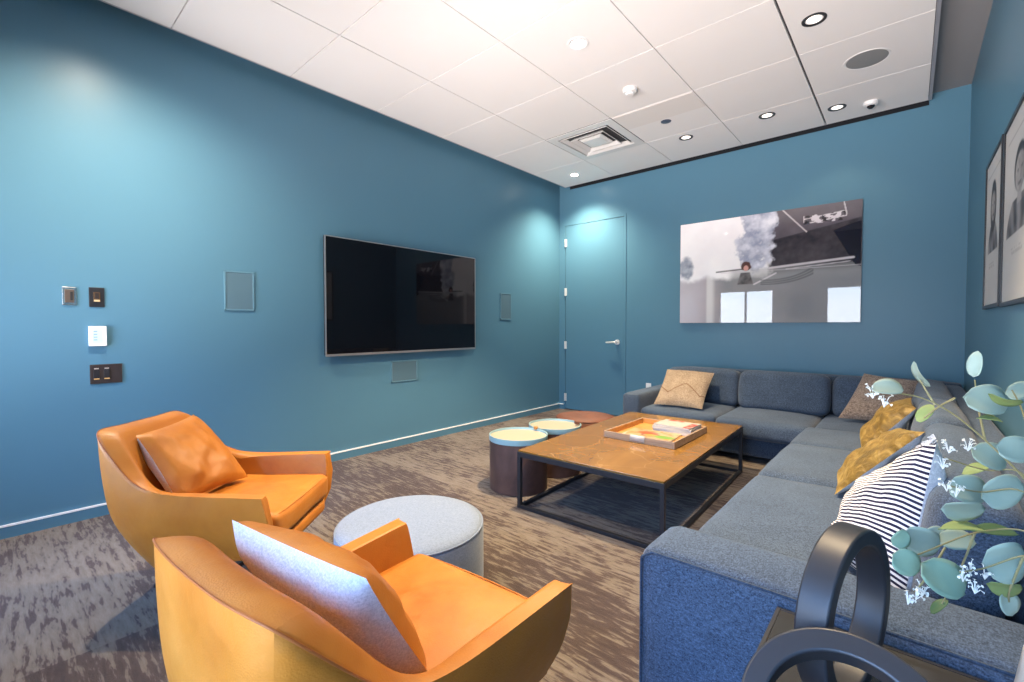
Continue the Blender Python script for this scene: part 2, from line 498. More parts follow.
# ------------------------------------------------------------------ the room
XL, XR, YB, YF, ZC, ZU = -3.905, .366, 5.539, -1.0, 3.217, 3.286
struct = lambda o: tag(o, kind='structure')

struct(link('floor', bx(XL - .1, XR + .1, YF - .1, YB + .1, -.08, 0), M['carpet']))
struct(link('wall_left', bx(XL - .1, XL, YF - .1, YB + .1, 0, 3.4), M['wall']))
struct(link('wall_right', bx(XR, XR + .1, YF - .1, YB + .1, 0, 3.4), M['wall']))
DX0, DX1, DZ = -3.792, -2.872, 2.672
bm = bmesh.new()
box(bm, XL, DX0 - .006, YB, YB + .1, 0, 3.4); box(bm, DX1 + .006, XR, YB, YB + .1, 0, 3.4)
box(bm, DX0 - .006, DX1 + .006, YB, YB + .1, DZ + .006, 3.4); box(bm, DX0 - .006, DX1 + .006, YB + .07, YB + .1, 0, DZ + .006)
struct(link('wall_back', bm, M['wall']))
# front wall with the two daylight windows
W1, W2, WZ0, WZ1 = (-3.62, -2.38), (-1.40, .20), .40, 2.10
bm = bmesh.new()
xs = [XL, W1[0], W1[1], W2[0], W2[1], XR]
for a, b in ((0, 1), (2, 3), (4, 5)): box(bm, xs[a], xs[b], YF - .1, YF, 0, 3.4)
for w in (W1, W2):
    box(bm, w[0], w[1], YF - .1, YF, 0, WZ0); box(bm, w[0], w[1], YF - .1, YF, WZ1, 3.4)
struct(link('wall_front', bm, M['wall_white']))
for i, w in enumerate((W1, W2)):
    bm = bmesh.new(); t = .045; y0, y1 = YF - .08, YF - .02
    box(bm, w[0], w[0] + t, y0, y1, WZ0, WZ1); box(bm, w[1] - t, w[1], y0, y1, WZ0, WZ1)
    box(bm, w[0], w[1], y0, y1, WZ0, WZ0 + t); box(bm, w[0], w[1], y0, y1, WZ1 - t, WZ1)
    c = (w[0] + w[1]) / 2; box(bm, c - t / 2, c + t / 2, y0, y1, WZ0, WZ1)
    wo = struct(link('window_%d' % (i + 1), bm, M['outwall']))
    link('pane', bx(w[0] + t, w[1] - t, YF - .052, YF - .048, WZ0 + t, WZ1 - t), M['glass'], wo)
    s = bmesh.new(); box(s, w[0] - .03, w[1] + .03, YF + .001, YF + .04, WZ0 - .03, WZ0 - .001)
    link('sill', s, M['outwall'], wo)

# hung tile ceiling: 0.78 m tiles with a fine reveal, stopping short of every wall
struct(link('ceiling', bx(XL - .1, XR + .1, YF - .1, YB + .1, ZU, ZU + .1), M['ceil_grey']))
TX = [-3.765, -2.98, -2.195, -1.415, -.655, .095]
TY = [5.515 - .78 * k for k in range(9)]
g = .0035
bm = bmesh.new()
YEND = 5.482
VENT = (-2.965, -2.205, 3.965, 4.728)
for i in range(5):
    for j in range(8):
        x0, x1, y1, y0 = TX[i] + g, TX[i + 1] - g, (TY[j] - g if j else YEND), TY[j + 1] + g
        if i == 3: x1 -= .004
        if i == 4: x0 += .004
        if i == 1 and j == 1: continue
        box(bm, x0, x1, y0, y1, ZC, ZC + .02)
box(bm, TX[0], TX[-1], TY[-1], YEND, ZC + .021, ZC + .03, 1)
ct = struct(link('ceiling_tiles', bm, [M['ceil'], M['gap']]))
bm = bmesh.new()
e = .022
box(bm, TX[-1], TX[-1] + e, TY[-1] - e, YEND + .008, ZC - .002, ZC + .055)
box(bm, TX[0] - .01, TX[0], TY[-1] - e, YEND + .008, ZC - .001, ZC + .055)
box(bm, TX[0], TX[-1], YEND, YEND + .008, ZC - .001, ZC + .055)
struct(link('trim_1', bm, M['trimmetal']))
struct(link('shadow_strip', bx(-3.72, .10, YB - .006, YB - .001, 3.190, 3.262), M['shadow_black']))  # black strip stands in for the shadow under the hung ceiling

# baseboards: painted board, its top-edge highlight put in as a white line
def base(name, a, b, axis):
    bm = bmesh.new()
    if axis == 'L': box(bm, XL, XL + .014, a, b, 0, .066)
    if axis == 'B': box(bm, a, b, YB - .014, YB, 0, .066)
    if axis == 'R': box(bm, XR - .014, XR, a, b, 0, .066)
    o = struct(link(name, bm, M['wall']))
    bm = bmesh.new()
    if axis == 'L': box(bm, XL, XL + .016, a, b, .066, .076)
    if axis == 'B': box(bm, a, b, YB - .016, YB, .066, .076)
    if axis == 'R': box(bm, XR - .016, XR, a, b, .066, .076)
    link('top_highlight', bm, M['cap'], o)
base('baseboard_left', YF, YB, 'L'); base('baseboard_back', XL + .016, DX0 - .03, 'B'); base('baseboard_right', YF, YB - .02, 'R')

# door: flush leaf in a shallow frame
dr = struct(link('door_1', bx(DX0, DX1, YB + .004, YB + .05, .012, DZ), M['door']))
bm = bmesh.new()
box(bm, DX1 + .006, DX1 + .042, YB - .006, YB, 0, DZ + .035)
box(bm, DX0 - .03, DX0 - .006, YB - .004, YB, 0, DZ + .02)
link('door_frame', bm, M['door'], dr)
for z in (2.43, 1.72, .945, .18):
    bm = bmesh.new(); cyl(bm, (DX0 - .003, YB - .008), .014, z - .055, z + .055, 14)
    box(bm, DX0 - .003, DX0 + .018, YB - .002, YB + .004, z - .055, z + .055)
    link('hinge', bm, M['hinge'], dr, smooth=40)
h = bmesh.new()
hx, hz = -2.955, 1.005
cyl(h, (0, 0), .036, 0, .014, 32); cyl(h, (0, 0), .016, .014, .058, 20)
bmesh.ops.rotate(h, verts=h.verts[:], cent=(0, 0, 0), matrix=Matrix.Rotation(R(90), 3, 'X'))
tube(h, smooth_path([(.004, -.055, 0), (-.03, -.06, 0), (-.08, -.058, -.004), (-.145, -.048, -.008)], 5), .014, 12, .010)
bmesh.ops.translate(h, verts=h.verts[:], vec=(hx, YB + .004, hz))
link('lever_handle', h, M['hinge'], dr, smooth=45)

# ------------------------------------------------------------------ fixed fittings on the ceiling
def downlight(x, y, trim, glow, power, label, grp='recessed downlights in the tiled ceiling', col=(1, .80, .58), spot=100, r=.062, blend=.5):
    e = empty('recessed_downlight', (x, y, ZC), 0, label, 'ceiling light', grp)
    bm = bmesh.new(); lathe(bm, [(r * .8, .012), (r * .82, -.002), (r * .95, -.006), (r * 1.12, -.004), (r * 1.14, 0), (r * 1.1, .002)], 40, cap=False)
    link('trim_ring', bm, M[trim], e, smooth=50)
    bm = bmesh.new(); lathe(bm, [(.001, -.0015), (r * .5, -.001), (r * .82, .001)], 40, cap=False)
    mt = MATS.get(glow)
    if mt is None:
        mt = MATS[glow] = plain('lamp_lens_%d' % len(MATS), (.9, .88, .85, 1), .4, emit=(1, .9, .76, 1), estr=glow)
    link('lens', bm, mt, e, smooth=50)
    if power:
        l = bpy.data.lights.new('downlight_beam', 'SPOT'); l.energy = power; l.color = col; l.spot_size = R(spot); l.spot_blend = blend; l.shadow_soft_size = .055
        lo = bpy.data.objects.new('downlight_beam', l); COL.objects.link(lo); lo.parent = e; lo.location = (0, 0, -.03)
    return e
WARM = (1, .75, .45)
downlight(-1.797, 2.768, 'white', 60, P_L1, 'bright round downlight in the ceiling tile above the coffee table', col=WARM, spot=98, r=.066)
downlight(-3.366, 5.111, 'white', 60, P_L6, 'bright round downlight in the far left corner tile above the door', col=(1, .86, .62), spot=122, r=.066, blend=1)
downlight(-.501, 3.566, 'black', 2.2, P_DIM, 'dim dark-ringed downlight nearest the camera, above the round ceiling speaker', col=WARM)
downlight(-.531, 5.123, 'black', 2.2, P_DIM, 'dim dark-ringed downlight beside the dome camera near the back wall', col=WARM)
downlight(-1.05, 4.879, 'black', 2.2, P_DIM, 'dim dark-ringed downlight, middle one of three along the back wall', col=WARM)
downlight(-1.814, 4.879, 'black', 2.6, P_DIM, 'dim dark-ringed downlight between the air vent and the back wall', col=WARM)
# more of the same fittings further along the grid, ahead of and above the camera
downlight(-3.04, .50, 'white', 60, P_L7, 'bright round downlight by the left wall above the rear armchair', col=(1, .84, .64), spot=150, r=.066, blend=1)
downlight(-.50, 2.0, 'white', 60, P_L8, 'bright round downlight above the near end of the sofa', col=WARM, spot=85, r=.066)

e = empty('ceiling_speaker', (-.273, 4.35, ZC), 0, 'round grey mesh loudspeaker set in the ceiling tile', 'speaker')
bm = bmesh.new(); lathe(bm, [(.126, .002), (.134, -.004), (.139, -.003), (.140, .001)], 48, cap=False); link('rim', bm, M['white'], e, smooth=50)
bm = bmesh.new(); lathe(bm, [(.001, -.006), (.08, -.005), (.127, -.002)], 48, cap=False); link('mesh_cover', bm, M['grille'], e, smooth=50)

e = empty('smoke_detector', (-1.806, 3.58, ZC), 0, 'small white smoke detector on the ceiling beside the air vent', 'smoke detector')
bm = bmesh.new(); lathe(bm, [(.001, -.052), (.030, -.050), (.036, -.040), (.036, -.036)], 32, cap=False); link('sensor_head', bm, M['white'], e, smooth=40)
bm = bmesh.new(); lathe(bm, [(.034, -.034), (.052, -.030), (.058, -.012), (.058, 0)], 40, cap=False); link('base', bm, M['white'], e, smooth=40)

e = empty('dome_camera', (-.291, 5.197, ZC), 0, 'small white dome camera on the ceiling in the back right corner', 'security camera')
bm = bmesh.new(); lathe(bm, [(.030, -.036), (.050, -.030), (.054, -.014), (.054, 0)], 40, cap=False); link('housing', bm, M['white'], e, smooth=40)
bm = bmesh.new(); lathe(bm, [(.001, -.060), (.015, -.057), (.026, -.046), (.031, -.034)], 32, cap=False); link('dome', bm, M['smoked'], e, smooth=50)

e = empty('motion_sensor', (-1.822, 4.373, ZC), 0, 'flush dark blue-grey round sensor in the ceiling between vent and picture', 'sensor')
bm = bmesh.new(); lathe(bm, [(.001, -.006), (.040, -.005), (.048, -.002), (.050, .001)], 32, cap=False)
link('lens', bm, plain('blue_grey_lens', srgb(74, 84, 104), .3), e, smooth=50)

# square air diffuser: flat rim, then stepped louvre cones and a dropped centre plate
vx, vy = (VENT[0] + VENT[1]) / 2, (VENT[2] + VENT[3]) / 2
e = empty('air_vent', (vx, vy, ZC), 0, 'square white metal air diffuser in the ceiling', 'air vent')
def sq_ring(bm, prof, c=(0, 0)):
    rows = []
    for hw, z in prof: rows.append([(c[0] - hw, c[1] - hw, z), (c[0] + hw, c[1] - hw, z), (c[0] + hw, c[1] + hw, z), (c[0] - hw, c[1] + hw, z)])
    loft(bm, rows, True)
bm = bmesh.new(); sq_ring(bm, [(.387, .0), (.387, -.004), (.30, -.006), (.296, .012), (.30, .055)]); link('rim', bm, M['vent'], e)
for k, (a, b, z0, z1) in enumerate(((.280, .215, -.004, .050), (.200, .140, -.008, .048))):
    bm = bmesh.new(); sq_ring(bm, [(a - .004, z0 - .004), (a, z0), (b, z1), (b - .004, z1 - .003), (a - .006, z0 - .004)]); link('louvre', bm, M['vent'], e)
bm = bmesh.new(); sq_ring(bm, [(.001, -.012), (.10, -.010), (.135, .006), (.10, .045), (.001, .05)]); link('centre_plate', bm, M['vent'], e)
bm = bmesh.new(); box(bm, -.33, .33, -.33, .33, .055, .06); link('duct', bm, M['ductgrey'], e)
pan = link('access_strip', bx(-2.188, -1.428, 3.972, 4.30, ZC - .003, ZC), m_wall('beige_grey_panel', (.79, .75, .72, 1), .5))
tag(pan, 'beige-grey strip panel set in the ceiling tile next to the air vent', 'ceiling panel')

# ------------------------------------------------------------------ left wall
# television: thin panel on a wall bracket
ty0, ty1, tz0, tz1, tx = 1.92, 3.735, .965, 2.012, XL + .075
e = empty('television', (XL, (ty0 + ty1) / 2, tz0), 0, 'large black flat television on the blue wall', 'television')
o3 = (XL, (ty0 + ty1) / 2, tz0)
link('casing', bx(tx - .035, tx - .006, ty0, ty1, tz0, tz1), M['black'], e, bevel=.004, off=o3)
bm = bmesh.new(); t = .007
box(bm, tx - .012, tx, ty0 - .002, ty0 + t, tz0, tz1); box(bm, tx - .012, tx, ty1 - t, ty1 + .002, tz0, tz1)
box(bm, tx - .012, tx, ty0, ty1, tz1 - t, tz1 + .002); box(bm, tx - .012, tx, ty0, ty1, tz0 - .012, tz0 + .008)
link('bezel', bm, M['bezel'], e, off=o3)
link('screen', bx(tx - .006, tx - .002, ty0 + t, ty1 - t, tz0 + .008, tz1 - t), M['screen'], e, off=o3)
link('wall_bracket', bx(XL, tx - .035, 2.55, 3.1, 1.25, 1.75), M['black'], e, off=o3)

def wall_speaker(y0, y1, z0, z1, label):
    o = (XL, (y0 + y1) / 2, z0)
    e = empty('wall_speaker', o, 0, label, 'speaker', 'painted loudspeakers set in the left wall')
    bm = bmesh.new(); w = .012
    for a in ((y0, y0 + w, z0, z1), (y1 - w, y1, z0, z1), (y0, y1, z0, z0 + w), (y0, y1, z1 - w, z1)): box(bm, XL, XL + .009, *a)
    link('rim', bm, M['speaker_rim'], e, off=o, bevel=.002)
    link('grille', bx(XL, XL + .006, y0 + w, y1 - w, z0 + w, z1 - w), M['speaker'], e, off=o)
wall_speaker(1.163, 1.374, 1.340, 1.642, 'tall blue-painted wall speaker between the light switches and the television')
wall_speaker(4.243, 4.452, 1.302, 1.640, 'tall blue-grey wall speaker between the television and the corner')
wall_speaker(2.629, 2.949, .652, .870, 'blue-painted wall speaker directly under the television')

def plate(name, y0, y1, z0, z1, mat, label, cat, d=.007):
    o = (XL, (y0 + y1) / 2, z0)
    e = empty(name, o, 0, label, cat)
    link('faceplate', bx(XL, XL + d, y0, y1, z0, z1), mat, e, off=o, bevel=.0025)
    return e, o
e, o = plate('wall_jack', .289, .354, 1.350, 1.462, M['steel'], 'small steel jack plate, leftmost of the fittings on the blue wall', 'wall plate')
bm = bmesh.new(); box(bm, XL + .007, XL + .010, .300, .343, 1.366, 1.446); link('insert', bm, plain('bronze_insert', srgb(120, 104, 92), .35, .6), e, off=o, bevel=.004)
link('slot', bx(XL + .010, XL + .014, .325, .337, 1.380, 1.432), M['dark'], e, off=o)
for z in (1.358, 1.454):
    bm = bmesh.new(); box(bm, XL + .007, XL + .009, .316, .328, z - .005, z + .005); link('screw', bm, M['steel'], e, off=o)
e, o = plate('light_switch', .410, .484, 1.342, 1.466, M['black'], 'black wall switch with a small brass slider, above the white thermostat', 'light switch')
link('switch_frame', bx(XL + .007, XL + .011, .431, .463, 1.374, 1.436), plain('bronze_frame', srgb(110, 88, 66), .35, .5), e, off=o)
link('slider', bx(XL + .011, XL + .017, .433, .461, 1.376, 1.388), plain('brass_slider', srgb(225, 196, 150), .3, .3), e, off=o)
link('toggle', bx(XL + .011, XL + .015, .438, .456, 1.396, 1.430), M['brownblack'], e, off=o)
e, o = plate('thermostat', .404, .489, 1.094, 1.220, M['white'], 'white thermostat with a pale blue display on the blue wall', 'thermostat', .022)
link('display', bx(XL + .022, XL + .0225, .420, .470, 1.112, 1.204), plain('pale_blue_display', srgb(176, 204, 236), .25, emit=srgb(176, 204, 240), estr=.35), e, off=o)
for k in range(4):
    bm = bmesh.new(); box(bm, XL + .0225, XL + .0229, .426, .444, 1.184 - k * .018, 1.190 - k * .018); link('display_line', bm, plain('display_grey', srgb(120, 150, 190), .3), e, off=o)
e, o = plate('switch_panel', .406, .563, .852, .975, M['brownblack'], 'wide dark brown switch panel below the thermostat', 'light switch', .008)
for y in (.437, .487):
    link('rocker', bx(XL + .008, XL + .012, y - .015, y + .015, .890, .942), M['black'], e, off=o, bevel=.002)
    link('pilot_strip', bx(XL + .008, XL + .0125, y - .013, y + .013, .880, .887), plain('gold_strip', srgb(214, 170, 110), .4), e, off=o)
    link('top_strip', bx(XL + .008, XL + .0125, y - .011, y + .011, .946, .953), plain('silver_strip', srgb(190, 180, 170), .35, .4), e, off=o)

# small white outlet on the back wall, half hidden by the sofa arm
e = empty('wall_outlet', (-2.507, YB, .375), 0, 'white wall outlet peeping over the left sofa arm', 'outlet')
link('faceplate', bx(-2.542, -2.472, YB - .006, YB, .375, .49), M['white'], e, off=(-2.507, YB, .375), bevel=.002)
for z in (.405, .45):
    link('socket', bx(-2.522, -2.492, YB - .008, YB - .006, z - .012, z + .016), M['white'], e, off=(-2.507, YB, .375))

# ------------------------------------------------------------------ picture on the back wall
def L(c): return srgb(*c)[:3]
def lerp(a, b, t): t = max(0, min(1, t)); return tuple(x * (1 - t) + y * t for x, y in zip(a, b))
def sst(a, b, x): t = max(0, min(1, (x - a) / (b - a))); return t * t * (3 - 2 * t)
def seg(px, py, ax, ay, bx_, by):
    dx, dy = bx_ - ax, by - ay; t = max(0, min(1, ((px - ax) * dx + (py - ay) * dy) / (dx * dx + dy * dy)))
    return math.hypot(px - ax - t * dx, py - ay - t * dy)
ASP = 1.755 / 1.195
def fbm(x, y, z, o=4):
    t = 0; a_ = .55
    for k in range(o):
        t += a_ * noise.noise(Vector((x, y, z + k * 3.7))); x *= 2.1; y *= 2.1; a_ *= .55
    return t
def in_poly(u, v, P):
    c = False; j = len(P) - 1
    for i in range(len(P)):
        if (P[i][1] > v) != (P[j][1] > v) and u < (P[j][0] - P[i][0]) * (v - P[i][1]) / (P[j][1] - P[i][1]) + P[i][0]: c = not c
        j = i
    return c
def print_fn(u, v):
    x, y = u * ASP, v
    f1 = fbm(x * 3, y * 3, 1); f2 = fbm(x * 6, y * 6, 5); f3 = fbm(x * 16, y * 16, 9, 3)
    sky = lerp(L((240, 236, 242)), L((254, 252, 254)), .55 + f1)
    # dark machine filling the upper right
    edge = .555 + .05 * f2 + .03 * f3
    hull = lerp(L((44, 42, 50)), L((80, 75, 82)), .45 + .8 * f1 + .6 * f3)
    top = .79 + (u - .74) * .26
    hull = lerp(hull, lerp(L((86, 80, 90)), L((104, 98, 108)), .5 + f2), sst(top - .006, top + .006, v) * .85)
    if v < .50: hull = lerp(hull, L((138, 136, 142)), sst(.50, .40, v))
    c = lerp(sky, hull, sst(edge - .02, edge + .02, u))
    # billowing blue smoke before it
    q = ((u - .475 - .03 * (v - .7)) / .115) ** 2 + max(0, (.60 - v) / .14) ** 2
    s = sst(.0, .55, 1.0 - q + 1.5 * f2 + .8 * f3)
    puff = lerp(L((88, 104, 146)), L((226, 228, 240)), .42 + 1.1 * f2 + .5 * f3 + .5 * (u - .43) / .2 * sst(.9, .6, v))
    c = lerp(c, puff, s * .92)
    s = sst(.0, .8, 1.0 - ((u - .03) / .07) ** 2 - ((v - .55) / .12) ** 2 + 1.3 * f2)
    c = lerp(c, lerp(L((96, 104, 126)), L((176, 180, 194)), .5 + f3), s * .9)
    # pale mist; the grey and pale column below paint the mirrored room
    g = sst(.46, .40, v + .05 * f2)
    mist_and_reflection = lerp(L((190, 182, 190)), L((138, 139, 144)), sst(.10, .34, u) + .3 * f1)
    if .17 < u < .24: mist_and_reflection = lerp(mist_and_reflection, L((214, 212, 214)), sst(.17, .185, u) * sst(.24, .205, u))
    c = lerp(c, mist_and_reflection, g)
    c = lerp(c, L((150, 152, 154)), sst(.35, .45, v) * sst(.52, .48, v) * sst(.30, .36, u) * .55)  # grey of the mirrored wall, painted in
    if in_poly(u, v, ((.868, .775), (1.0, .83), (1.0, .455), (.972, .475))): c = lerp(L((18, 20, 34)), L((34, 36, 52)), .5 + f1)
    # bright struts, cables, a dark rail; long thin line paints the mirrored wall top
    for a in ((.618, 1.0, .742, .785, .0035, 1), (.918, 1.0, .932, .895, .003, 1), (.55, .495, .965, .535, .0075, 1), (.64, .475, .95, .505, .003, .8), (.24, .492, .40, .503, .0055, 0), (.465, .355, .585, .445, .0055, 1), (.27, .478, 1.0, .470, .0025, .6), (.73, .855, .93, .885, .0035, 1), (.73, .895, .92, .925, .0035, .9)):
        dd = seg(x, y, a[0] * ASP, a[1], a[2] * ASP, a[3])
        c = lerp(c, L((212, 206, 212)) if a[5] else L((44, 42, 48)), sst(a[4] * 1.8, a[4] * .6, dd) * (.9 * a[5] if a[5] else .85))
    if .725 < u < .925 and .85 < v < .925 and f3 > .10: c = L((206, 200, 208))
    if .725 < u < .925 and .85 < v < .925 and f3 < -.16: c = L((36, 34, 42))
    for k in range(3):
        dd = abs(math.hypot((u - .56) * .82, (v - .60)) - (.215 + k * .018))
        if v < .47 and .50 < u < .78: c = lerp(c, L((84, 84, 90)), sst(.010, .003, dd) * .6)
    # small figure: shaggy dark hair, face, coat
    xx = (u - .418) * ASP
    coat = sst(.064 - .25 * (v - .40), .050 - .25 * (v - .40), abs(xx + .006)) * sst(.475, .465, v) * sst(.355, .365, v)
    c = lerp(c, lerp(L((60, 58, 62)), L((112, 108, 112)), .5 + 1.5 * f3), coat * .92)
    hd = math.hypot(xx * 1.0, (v - .528) * 1.05) * (1 + .35 * f3)
    c = lerp(c, L((86, 60, 58)), sst(.052, .040, hd))
    c = lerp(c, L((210, 158, 150)), sst(.026, .020, math.hypot(xx * 1.1, (v - .510) * .9)))
    return c
px0, px1, pz0, pz1 = -2.105, -.355, 1.258, 2.442
e = empty('wall_print', ((px0 + px1) / 2, YB, pz0), 0, 'large glossy smoky black and white picture on the back wall', 'picture')
link('backing', bx(-(px1 - px0) / 2, (px1 - px0) / 2, -.024, 0, 0, pz1 - pz0), plain('print_edge', (.1, .1, .11, 1), .3), e)
pr = link('print', grid_picture(px1 - px0 - .004, pz1 - pz0 - .004, 260, 176, print_fn), M['picture'], e)
pr.location = (0, -.0255, .002)

# ------------------------------------------------------------------ framed portraits on the right wall
def portrait_fn(seed, hair, wide):
    def fn(u, v):
        x, y = (u - .5) * .74, v
        p = L((190, 190, 190)); ink = L((62, 64, 70)); mid = L((140, 140, 144))
        n = noise.noise(Vector((u * 30 + seed, v * 30, seed))); n2 = noise.noise(Vector((u * 9 + seed, v * 9, 2)))
        c = p
        if abs(u - .5) < .40 and abs(abs(u - .5) - .395) < .006 and .30 < v < .90 or (abs(v - .90) < .004 and abs(u - .5) < .40): c = lerp(p, mid, .8)
        # shoulders, neck, head, hair
        sh = sst(.0, .02, .30 * wide * (1 - ((v - .36) / .20) ** 2 * .55) - abs(x)) if .36 < v < .54 else 0
        c = lerp(c, lerp(ink, mid, .5 + n2), sh)
        c = lerp(c, lerp(mid, p, .3), sst(.05, .04, abs(x)) * (1 if .50 < v < .60 else 0))
        hd = math.hypot(x / .105, (v - .665) / .105)
        hr = math.hypot(x / (.125 + hair * .3), (v - .69 + hair * .5) / (.125 + hair))
        c = lerp(c, lerp(ink, L((30, 30, 34)), .5 + n), sst(1.05, .95, hr))
        c = lerp(c, lerp(L((170, 166, 164)), L((120, 118, 120)), .5 + .5 * (x / .1) + .5 * n), sst(1.0, .9, hd))
        for ex in (-.042, .042): c = lerp(c, ink, sst(.020, .010, math.hypot((x - ex), (v - .68) * 1.6)))
        c = lerp(c, ink, sst(.035, .02, math.hypot(x * .7, (v - .605) * 3)) * .8)
        c = lerp(c, mid, sst(.018, .008, math.hypot(x * 1.5, (v - .64))) * .7)
        # short caption lines under the drawing
        for vv in (.285, .268, .251):
            if abs(v - vv) < .0045 and abs(u - .45) < .17 and n > -.15: c = lerp(c, mid, .55)
        return c
    return fn
def framed(y0, y1, z0, z1, fn, label):
    w, h = y1 - y0, z1 - z0
    e = empty('framed_portrait', (XR, (y0 + y1) / 2, z0), -math.pi / 2, label, 'picture', 'framed portraits on the right wall')
    bm = bmesh.new(); t = .022
    for a in ((-w / 2, -w / 2 + t, 0, h), (w / 2 - t, w / 2, 0, h), (-w / 2 + t, w / 2 - t, 0, t), (-w / 2 + t, w / 2 - t, h - t, h)):
        box(bm, a[0], a[1], -.017, 0, a[2], a[3])
    link('frame', bm, M['black'], e, bevel=.002)
    pr = link('drawing', grid_picture(w - 2 * t, h - 2 * t, 80, 110, fn), M['portrait'], e)
    pr.location = (0, -.010, t)
# facing -X: local -Y of the frame turns to world -X
framed(3.50, 4.165, 1.325, 2.225, portrait_fn(3.0, .05, .8), 'black-framed pencil portrait nearer the back corner, long-haired sitter')
framed(2.55, 3.44, 1.318, 2.215, portrait_fn(8.0, .0, 1.0), 'black-framed pencil portrait cut off by the photo edge, short-haired sitter')
# a small dark framed picture between the windows, seen mirrored in the glossy print
e = empty('framed_art', (-1.87, YF, 1.47), math.pi, 'small dark framed picture between the two windows', 'picture')
bm = bmesh.new(); t = .02; w, h = .44, .50
for a in ((-w / 2, -w / 2 + t, 0, h), (w / 2 - t, w / 2, 0, h), (-w / 2 + t, w / 2 - t, 0, t), (-w / 2 + t, w / 2 - t, h - t, h)): box(bm, a[0], a[1], -.03, 0, a[2], a[3])
link('frame', bm, M['black'], e)
def small_fn(u, v):
    c = L((54, 50, 54)); d = max(abs(u - .5) / .10, abs(v - .48) / .30)
    c = lerp(c, L((170, 168, 170)), sst(1.1, .7, d)); return lerp(c, L((190, 186, 186)), sst(.08, .06, math.hypot((u - .5), (v - .80))))
pr = link('print', grid_picture(w - 2 * t, h - 2 * t, 30, 34, small_fn), M['portrait'], e); pr.location = (0, -.015, t)
# ------------------------------------------------------------------ sectional sofa
SO = (-.3, 4.9, 0)
sofa = empty('sectional_sofa', SO, 0, 'large L-shaped slate blue fabric sofa along the back and right walls', 'sofa')
def sp(name, boxes, mat='sofa', smooth=50, **k):
    bm = bmesh.new()
    for b in boxes:
        kk = dict(k); cushion(bm, *b, **kk)
    return link(name, bm, M[mat], sofa, smooth=smooth, off=SO)
# plinths and feet
sp('base', [(-2.06, .335, 4.44, 5.48, .05, .24)], r=.03, n=8)
sp('base', [(-.545, .335, 1.50, 4.45, .05, .24)], r=.03, n=8)
for x, y in ((-2.18, 4.36), (-2.18, 5.42), (-.62, 4.50), (-.54, 1.34), (.28, 1.34), (-.5, 3.0)):
    bm = bmesh.new(); cyl(bm, (x, y), .022, 0, .06, 16, .028); link('foot', bm, M['black'], sofa, smooth=40, off=SO)
# arms
sp('arm', [(-2.235, -2.055, 4.30, 5.49, .05, .527)], r=.03, n=12, puff=(.004, .004, .006))
arm = sp('arm', [(-.60, .345, 1.265, 1.515, .05, .560)], r=.038, n=16, puff=(.006, .006, .008))
def piping(pts, parent, r=.0045, name='piping'):
    bm = bmesh.new(); tube(bm, pts, r, 6); o = link(name, bm, M['piping'], parent, smooth=60, off=SO)
piping(smooth_path([(-.594, 1.272, .06), (-.594, 1.272, .30), (-.594, 1.272, .505), (-.585, 1.270, .535), (-.560, 1.268, .551), (-.52, 1.268, .554), (-.1, 1.268, .556), (.33, 1.268, .554)], 6), arm)
# back rails
sp('back_rail', [(-2.06, .345, 5.30, 5.49, .2, .745)], r=.04, n=10)
sp('back_rail', [(.215, .345, 1.515, 5.32, .2, .735)], r=.04, n=10)
# seat cushions
def seat(x0, x1, y0, y1, seed, z1=.400, pf=(.012, .02, .022)):
    sp('seat_cushion', [(x0, x1, y0, y1, .235, z1)], r=.045, n=16, puff=pf, wob=.005, seed=seed)
seat(-2.05, -1.325, 4.32, 5.16, 1); seat(-1.315, -.585, 4.31, 5.16, 2); seat(-.575, .06, 4.31, 5.16, 3)
seat(-.62, .06, 3.63, 4.30, 6, .42); seat(-.625, .06, 2.77, 3.625, 4, .42); seat(-.625, .06, 1.525, 2.765, 5, .42)
# back cushions along the back wall, leaning on the rail
def backc(x0, x1, y0, y1, z0, z1, seed, tilt, axis):
    bm = bmesh.new(); cushion(bm, x0, x1, y0, y1, z0, z1, r=.06, n=16, puff=(.012, .022, .012) if axis == 'X' else (.022, .012, .012), wob=.010, seed=seed)
    piv = Vector(((x0 + x1) / 2, (y0 + y1) / 2, z0))
    bmesh.ops.rotate(bm, verts=bm.verts[:], cent=piv, matrix=Matrix.Rotation(R(tilt), 3, axis))
    link('back_cushion', bm, M['sofa'], sofa, smooth=50, off=SO)
backc(-2.03, -1.305, 4.93, 5.15, .40, .765, 11, -8, 'X')
backc(-1.275, -.535, 4.88, 5.11, .40, .770, 12, -8, 'X')
backc(-.505, .04, 4.93, 5.15, .40, .765, 13, -8, 'X')
backc(.0, .17, 3.66, 4.92, .425, .80, 14, 10, 'Y')
backc(.0, .17, 2.80, 3.63, .425, .80, 15, 10, 'Y')
backc(.0, .17, 1.55, 2.77, .425, .80, 16, 10, 'Y')

